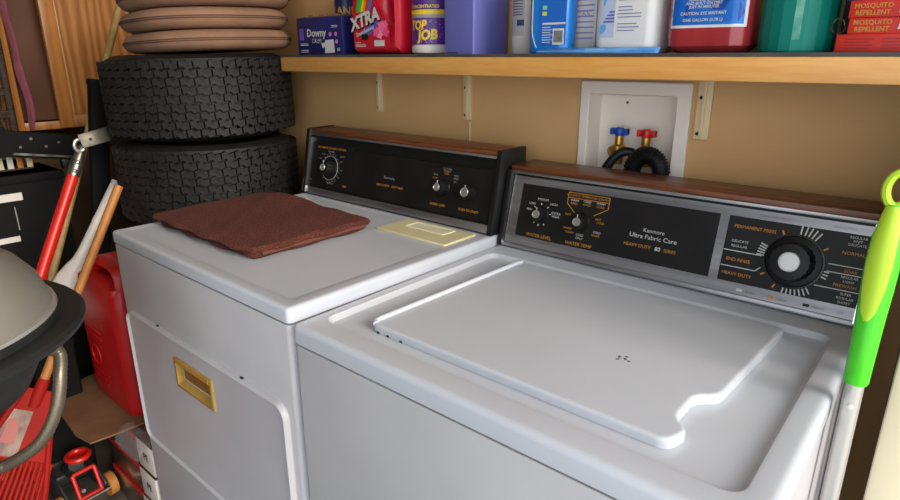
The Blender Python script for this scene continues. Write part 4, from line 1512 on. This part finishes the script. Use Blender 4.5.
# red handled tool with steel clasp
a, b = Vector((-1.3, .144, 1.035)), Vector((-1.25, -.028, .722))
o = straight(a, b, 0)
t = thing('red_handled_tool', 'red handled long tool with a bent steel clasp head', 'tool', o)
d = (a - b).normalized()
A = a - o
p1 = straight(a, b, 1.0) - o
m1 = MB()
m1.tube([(0, 0, 0), p1 * .5, p1], .0165, 14)
m1.build('handle', M_RED, t)
m1 = MB()
m1.tube([p1 - d * .012, p1 + d * .03, p1 + d * .06, p1 + d * .085], [.0185, .0185, .015, .012], 14)
so = m1.build('socket', M_STEEL, t)
for k in range(2):
    MB().lathe([(.006, 0), (.006, .003), (.003, .005)], p1 + d * (.008 + .028 * k) + Vector((.0175, -.006, 0)), (1, -.3, .2), 10).build('rivet', M_CHROME, so)
h0 = p1 + d * .085
m1 = MB()
n = 20
for_ring = [h0 + Vector((.012, -.012 + .014 * math.cos(2 * PI * k / n), .006 + .018 * math.sin(2 * PI * k / n))) for k in range(n)]
m1.tube(for_ring, .005, 8, closed=True)
m1.build('ring', M_ALU, t)
m1 = MB()
sx = Vector((.10, .97, .20)).normalized()
sn = Vector((.97, -.12, .20)).normalized()
su = sx.cross(sn).normalized()
m1.obox(h0 + Vector((.02, 0, .020)) + sx * .032, sx, sn, su, .042, .004, .022)
M_DSTEEL = mat('dull_steel', srgb(120, 114, 104), .45, .7, col2=srgb(90, 84, 74), scale=40)
st_ = m1.build('clasp_plate', M_DSTEEL, t, bevel=.002)
MB().lathe([(.005, 0), (.005, .003)], h0 + Vector((.026, 0, .020)) + sx * .018, sn, 12).build('rivet', M_SCREW, st_)
m1 = MB()
cc = h0 + Vector((.02, 0, .020)) + sx * .066
L = []
for k in range(9):
    an = -.2 + k * .17
    q = cc + sx * (.026 * math.sin(an)) - sn * (.028 * (1 - math.cos(an))) + Vector((0, 0, .012 * an))
    L.append([q + su * .019 + sn * .003, q - su * .019 + sn * .003, q - su * .019 - sn * .003, q + su * .019 - sn * .003])
m1.loft(L)
m1.build('clasp_hook', M_DSTEEL, t)

# leaf rake: handle leans on the tyres, head on the floor
a, b = Vector((-1.100, 0.160, 0.946)), Vector((-1.050, -0.136, 0.459))
d = (b - a).normalized()
o = straight(a, b, 0.012)
t = thing('leaf_rake', 'red plastic leaf rake with brown wooden handle, head on floor', 'rake', (o.x, o.y, 0))
oo = Vector((o.x, o.y, 0))
m1 = MB()
hp = [a - d * .033 - oo, (a + b) / 2 - oo, b + d * .02 - oo]
m1.tube(hp, .0125, 12)
m1.build('handle', M_BROWNPOLE, t)
n0 = (CAM - b).normalized()
ac = d.cross(n0).normalized()
if ac.dot(_r) < 0:
    ac = -ac
nn = ac.cross(d).normalized()
if nn.dot(n0) < 0:
    nn = -nn
base = b + d * .012 - oo
HL = (o - b).length - .012
hp_ = Panel(base, ac, -d)


def rk(u, v, dd):           # u across, v down the head 0..1
    return base + ac * u + d * (v * HL) + nn * dd


m1 = MB()
m1.tube([rk(0, -.06, 0), rk(0, .02, 0), rk(0, .1, 0)], [.015, .017, .014], 14)
m1.build('collar', M_REDPL, t)
pl = [(-.034, 0), (.034, 0), (.078, .38), (.09, .42), (-.09, .42), (-.078, .38)]
m1 = MB()
m1.loft([[rk(u, v, -.006) for u, v in pl], [rk(u, v, .004) for u, v in pl]])
ho = m1.build('head', M_REDPL, t, bevel=.003)
for s in (-1, 1):
    m1 = MB()
    m1.tube([rk(s * .036, .0, .003), rk(s * .062, .22, .004), rk(s * .102, .52, .004), rk(s * .150, .99, .004)], .0085, 8)
    m1.build('side_rib', M_REDPL, ho)
    m1 = MB()
    tri = [(s * .052, .42), (s * .090, .42), (s * .112, .66)]
    m1.loft([[rk(u, v, -.002) for u, v in tri], [rk(u, v, .004) for u, v in tri]])
    m1.build('web', M_REDPL, ho)
for k in range(17):
    u0 = -.092 + .184 * k / 16
    m1 = MB()
    m1.tube([rk(u0, .38, .004), rk(u0 * 1.18, .7, .005), rk(u0 * 1.48, .97, .004), rk(u0 * 1.5, 1.0, -.006)], [.0052, .0052, .0048, .004], 6)
    m1.build('tine', M_REDPL, ho)
lb = MB()
lq = [(-.050, .12), (.004, .12), (.004, .37), (-.070, .37)]
lb.loft([[rk(u, v, .004) for u, v in lq], [rk(u, v, .0055) for u, v in lq]])
lo = lb.build('label', mat('pale_rake_label', srgb(160, 136, 124), .7, col2=srgb(128, 96, 88), scale=30), ho, smooth=False)
m1 = MB()
m1.loft([[rk(u, v, .0062) for u, v in ((-.045, .18), (-.032, .16), (-.016, .21), (-.012, .30), (-.048, .30))], [rk(u, v, .0066) for u, v in ((-.045, .18), (-.032, .16), (-.016, .21), (-.012, .30), (-.048, .30))]])
m1.build('label_print', mat('label_print_red', srgb(176, 96, 88), .5), lo, smooth=False)

# white paddle
a, b = Vector((-1.330, 0.229, 0.908)), Vector((-1.315, 0.036, 0.621))
d = (a - b).normalized()
n0 = (CAM - b).normalized()
ac = d.cross(n0).normalized()
if ac.dot(_r) < 0:
    ac = -ac
nn = d.cross(ac).normalized()
bt = b - d * .14
t = thing('white_paddle', 'white plastic paddle leaning blade down beside gas can', 'paddle', bt)
L = []
for s, wd, th in ((0, .020, .008), (.015, .036, .011), (.06, .042, .014), (.14, .043, .016), (.19, .040, .018), (.225, .030, .020), (.25, .0205, .0195), (.28, .0165, .0165), (.40, .0145, .0145), (.48, .0140, .0140), (.535, .0135, .0135)):
    L.append([d * s + ac * wd * math.cos(2 * PI * k / 20) + nn * th * math.sin(2 * PI * k / 20) for k in range(20)])
m1 = MB()
m1.loft(L)
m1.build('blade_and_shaft', M_WHITEPL, t)
m1 = MB()
m1.tube([d * .385, d * .40], .0162, 14)
m1.build('collar_ring', M_WHITEPL, t)
# crate the paddle stands on
cr = thing('black_crate', 'black plastic crate on the floor behind the grill', 'crate', (-1.300, -.045, 0))
hz_ = bt.z - .012
m1 = MB()
Q0, Q1 = rr(-.075, .072, -.066, .050, .010, 4), rr(-.080, .075, -.070, .056, .010, 4)
m1.loft([at_z(Q0, 0), at_z(Q1, hz_ - .02), at_z(inset(Q1, -.004), hz_ - .02), at_z(inset(Q1, -.004), hz_), at_z(inset(Q1, .01), hz_), at_z(inset(Q1, .01), hz_ - .012)])
m1.build('crate_body', M_BOXBLK, cr)
m1 = MB()
m1.box(-.04, .04, -.072, -.066, hz_ - .10, hz_ - .075)
m1.build('handle_slot', M_GAP, cr)

# ------------------------------------------------------------------ dark storage by the left wall
sbx = thing('black_storage_box', 'tall black storage box with white label stripes under oak cabinet', 'storage box', (-1.8, -.08, 0))
BT = .965
m1 = MB().box(-.2, .2, -.32, .262, 0, BT)
bo = m1.build('box_body', M_BOXBLK, sbx, bevel=.008)
MB().box(-.206, .206, -.326, .268, BT - .03, BT).build('lid', M_BOXBLK, sbx, bevel=.005)
for z0, z1, y1 in ((.880, .906, .130), (.741, .760, .098)):
    MB().box(.1995, .2015, -.20, y1, z0, z1).build('white_stripe', M_WHITEPL, bo)
MB().box(.1995, .2015, .100, .103, .78, .86).build('thin_stripe', M_GREY_PRINT, bo)
MB().lathe([(.012, 0), (.012, .006)], (.2, .225, .80), (1, 0, 0), 14).build('white_button', M_WHITEPL, bo)

bm2 = thing('black_stand', 'black metal stand arm with a silver line above storage box', 'stand', (-1.62, .0, BT))
m1 = MB()
L = []
for y, z0, z1 in ((-.30, 1.095, 1.175), (.03, 1.028, 1.114), (.235, .992, 1.080)):
    L.append([(-.02, y, z0 - BT), (.02, y, z0 - BT), (.02, y, z1 - BT), (-.02, y, z1 - BT)])
m1.loft(L)
ao = m1.build('arm', M_BOXBLK, bm2, bevel=.004)
m1 = MB()
L = []
for y, z0 in ((-.30, 1.101), (.03, 1.036), (.235, 1.0)):
    L.append([(.0195, y, z0 - BT), (.0225, y, z0 - BT), (.0225, y, z0 + .007 - BT), (.0195, y, z0 + .007 - BT)])
m1.loft(L)
m1.build('silver_line', M_STEEL, ao)
for y, z in ((.045, 1.085), (.075, 1.055), (.11, 1.08), (.15, 1.05), (.19, 1.06)):
    MB().lathe([(.0045, 0), (.0045, .002)], (.02, y, z - BT), (1, 0, 0), 10).build('rivet', M_STEEL, ao)
MB().lathe([(.05, -.024), (.052, 0), (.05, .024)], (0, .02, 1.075 - BT), (1, 0, 0), 20).build('pivot_drum', M_BOXBLK, ao)
for y, z in ((-.27, 1.10), (.21, 1.00)):
    MB().box(-.018, .014, y - .018, y + .018, 0.0, z - BT).build('upright', M_BLACK, bm2, bevel=.003)

bk = thing('slatted_basket', 'low basket of cream and brown slats on the storage box', 'basket', (-1.74, .03, BT))
MB().box(-.05, .03, -.16, .10, 0, .006).build('base', M_WICKER, bk)
for k in range(9):
    y = -.15 + .029 * k
    MB().box(.024, .030, y, y + .018, .004, .075).build('slat', (M_WHITEPL, M_BROWNPOLE, M_CREAM)[k % 3], bk, bevel=.001)
MB().tube([(.027, -.16, .078), (.027, .10, .078)], .006, 8).build('rim', M_WICKER, bk)
wbk = thing('oak_block', 'small orange wood block on the storage box under stand', 'wood block', (-1.86, .155, BT))
MB().box(-.03, .03, -.022, .024, 0, .05).build('block', M_OAK2, wbk, bevel=.002)
MB().box(-.025, .025, -.018, .020, .05, .054).build('top_strip', M_BROWNPOLE, wbk)

wk = thing('wicker_panel', 'dark woven wicker panel upright at the far left edge', 'wicker panel', (-1.95, 0, BT))
for y in (.155, -.12):
    MB().tube([(0, y, 0), (0, y + .006, .35), (0, y + .012, .85)], .014, 10).build('post', M_WICKER, wk)
for z in (.16, .24, .40, .56, .80):
    MB().box(-.012, .012, -.12, .15, z, z + .028).build('rail', M_WICKER, wk, bevel=.004)
for k in range(12):
    y = -.11 + .0215 * k
    m1 = MB()
    m1.tube([(.008 * math.sin(j * 1.6 + k * PI), y + .004 * math.sin(j), .02 + .80 * j / 24) for j in range(25)], .009, 6)
    m1.build('strand', M_WICKER, wk)

# ------------------------------------------------------------------ floor jack
fj = thing('floor_jack', 'black trolley floor jack with a red saddle on the floor', 'floor jack', (-1.19, -.10, 0), math.radians(6))
M_JACK = mat('jack_black', (.02, .02, .021), .4, col2=(.035, .035, .034), scale=20)
for s in (-1, 1):
    m1 = MB()
    pr2 = arc_fillet([(-.15, .035), (.13, .030), (.15, .06), (.10, .105), (-.06, .12), (-.15, .085)], .012, 3)
    m1.loft([[(x, s * .055 - .004, z) for x, z in pr2], [(x, s * .055 + .004, z) for x, z in pr2]])
    m1.build('side_plate', M_JACK, fj, bevel=.0015)
    for x, r in ((-.135, .026), (.120, .038)):
        m1 = MB()
        m1.lathe([(r * .5, -.013), (r, -.012), (r, .012), (r * .5, .013)], (x, s * .074, r), (0, 1, 0), 20)
        m1.build('wheel', M_BROWNPOLE if x > 0 else M_JACK, fj)
MB().box(-.14, .05, -.048, .048, .060, .098).build('cylinder_cover', M_JACK, fj, bevel=.008)
MB().box(-.10, .0, -.03, .03, .098, .118).build('arm_plate', M_GRILLBLK, fj, bevel=.004)
m1 = MB()
m1.tube([(.03, 0, .09), (.07, 0, .125), (.10, 0, .145)], .022, 10)
m1.build('lift_arm', M_JACK, fj)
n = 24
m1 = MB()
m1.tube([(.085 + .030 * math.cos(2 * PI * k / n), .015 + .030 * math.sin(2 * PI * k / n), .163) for k in range(n)], .0085, 8, closed=True)
m1.lathe([(.014, -.02), (.030, -.008), (.030, -.002), (.012, -.004)], (.085, .015, .163), n=24)
m1.build('saddle', M_RED, fj)
m1 = MB()
c0 = Vector((.165, .0, .110))
for p_, q_ in (((-.02, -.042, .045), (-.02, .036, .045)), ((-.02, -.042, .045), (.012, -.042, -.045)), ((-.02, .036, .045), (.012, .036, -.045)), ((.012, -.046, -.045), (.012, .040, -.045))):
    m1.tube([c0 + Vector(p_) * .8, c0 + Vector(q_) * .8], .0055, 8)
m1.build('handle_yoke', M_RED, fj)
MB().tube([(.10, -.02, .09), (.20, -.03, .115)], .006, 8).build('rod', M_STEEL, fj)
MB().tube([(.148, -.085, .042), (.148, .085, .042)], .006, 8).build('axle', M_STEEL, fj)
MB().tube([(-.02, -.05, .112), (-.20, -.03, .135)], .004, 8).build('rear_bar', M_STEEL, fj)

# ------------------------------------------------------------------ right of the washer
A, B = Vector((.756, .35, 1.212)), Vector((.7575, .33, .940))
o = straight(A, B, 0)
t = thing('mop', 'green gripped mop with silver pole leaning by the washing machine', 'mop', o)
d = (A - B).normalized()
Bz = B - o
ln = (A - B).length
MB().tube([(0, 0, .03), Bz * .5, Bz + d * .02], .0105, 16).build('pole', M_ALU, t)
m1 = MB()
sx = Vector((1, 0, 0)) - d * d.x
sx.normalize()
sy = d.cross(sx)
prof = ((0, .0128, .0128), (.004, .0142, .0142), (.05, .0150, .0150), (.09, .0160, .0160), (.13, .0176, .0176), (.165, .0182, .0178), (.19, .0168, .0160), (.213, .0128, .0115), (.232, .0085, .0080))
L = [[Bz + d * s + sx * rx_ * math.cos(2 * PI * k / 24) + sy * ry_ * math.sin(2 * PI * k / 24) for k in range(24)] for s, rx_, ry_ in prof]
m1.loft(L)
go = m1.build('grip', M_GREEN, t)
m1 = MB()          # lime inlay on the side toward the camera
n0 = (CAM - (B + d * .18)).normalized()
n0 = (n0 - d * n0.dot(d)).normalized()
ns = d.cross(n0).normalized()
L = []
for s, w_ in ((.088, .15), (.10, .5), (.13, .75), (.16, .85), (.19, .85), (.213, 1.0), (.231, 1.2)):
    # radius of the grip at this height
    for i in range(len(prof) - 1):
        if prof[i][0] <= s <= prof[i + 1][0]:
            k = (s - prof[i][0]) / (prof[i + 1][0] - prof[i][0])
            r = prof[i][1] * (1 - k) + prof[i + 1][1] * k + .0008
    L.append([Bz + d * s + (n0 * math.cos(th) + ns * math.sin(th)) * r for th in [w_ * (-1 + 2 * j / 10) - .25 for j in range(11)]])
V = [v for l in L for v in l]
m1.add(V, [(i * 11 + j, i * 11 + j + 1, (i + 1) * 11 + j + 1, (i + 1) * 11 + j) for i in range(len(L) - 1) for j in range(10)])
m1.build('inlay', M_LIME, go)
m1 = MB()
n = 20
ct = Bz + d * .250
m1.tube([ct + ns * .0125 * math.cos(2 * PI * k / n) + d * .020 * math.sin(2 * PI * k / n) for k in range(n)], .0052, 8, closed=True)
m1.build('hanging_loop', M_LIME, go)
MB().lathe([(.004, 0), (.004, .002), (.002, .003)], Bz - d * .03 + n0 * .0104, n0, 10).build('lock_button', M_WHITEPL, t)
m1 = MB()
m1.box(-.036, .06, -.05, .05, 0, .03)
m1.build('mop_head', M_GREEN, t, bevel=.008)

bc = thing('cream_board', 'cream painted board standing at the right edge behind mop', 'board', (.812, .405, 0))
MB().box(-.019, .035, -.016, .016, 0, 1.16).build('board', M_CREAMBOARD, bc, bevel=.006)
MB().box(-.019, .035, -.016, .016, 1.16, 1.17).build('end_strip', M_CREAMBOARD, bc, bevel=.002)
rc = thing('brown_cupboard', 'dark brown wooden cupboard in the gap right of the washer', 'cupboard', (.79, .46, 0))
MB().box(0, .50, .0, .30, 0, 1.27).build('body', wood('dark_brown_wood', srgb(70, 44, 26), srgb(104, 68, 42), 'z', 16, .5, 4, .5), rc, bevel=.003)
MB().box(.02, .48, -.014, .0, .04, 1.23).build('door', wood('dark_brown_door', srgb(76, 48, 30), srgb(110, 74, 46), 'z', 14, .5, 5, .5), rc, bevel=.003)
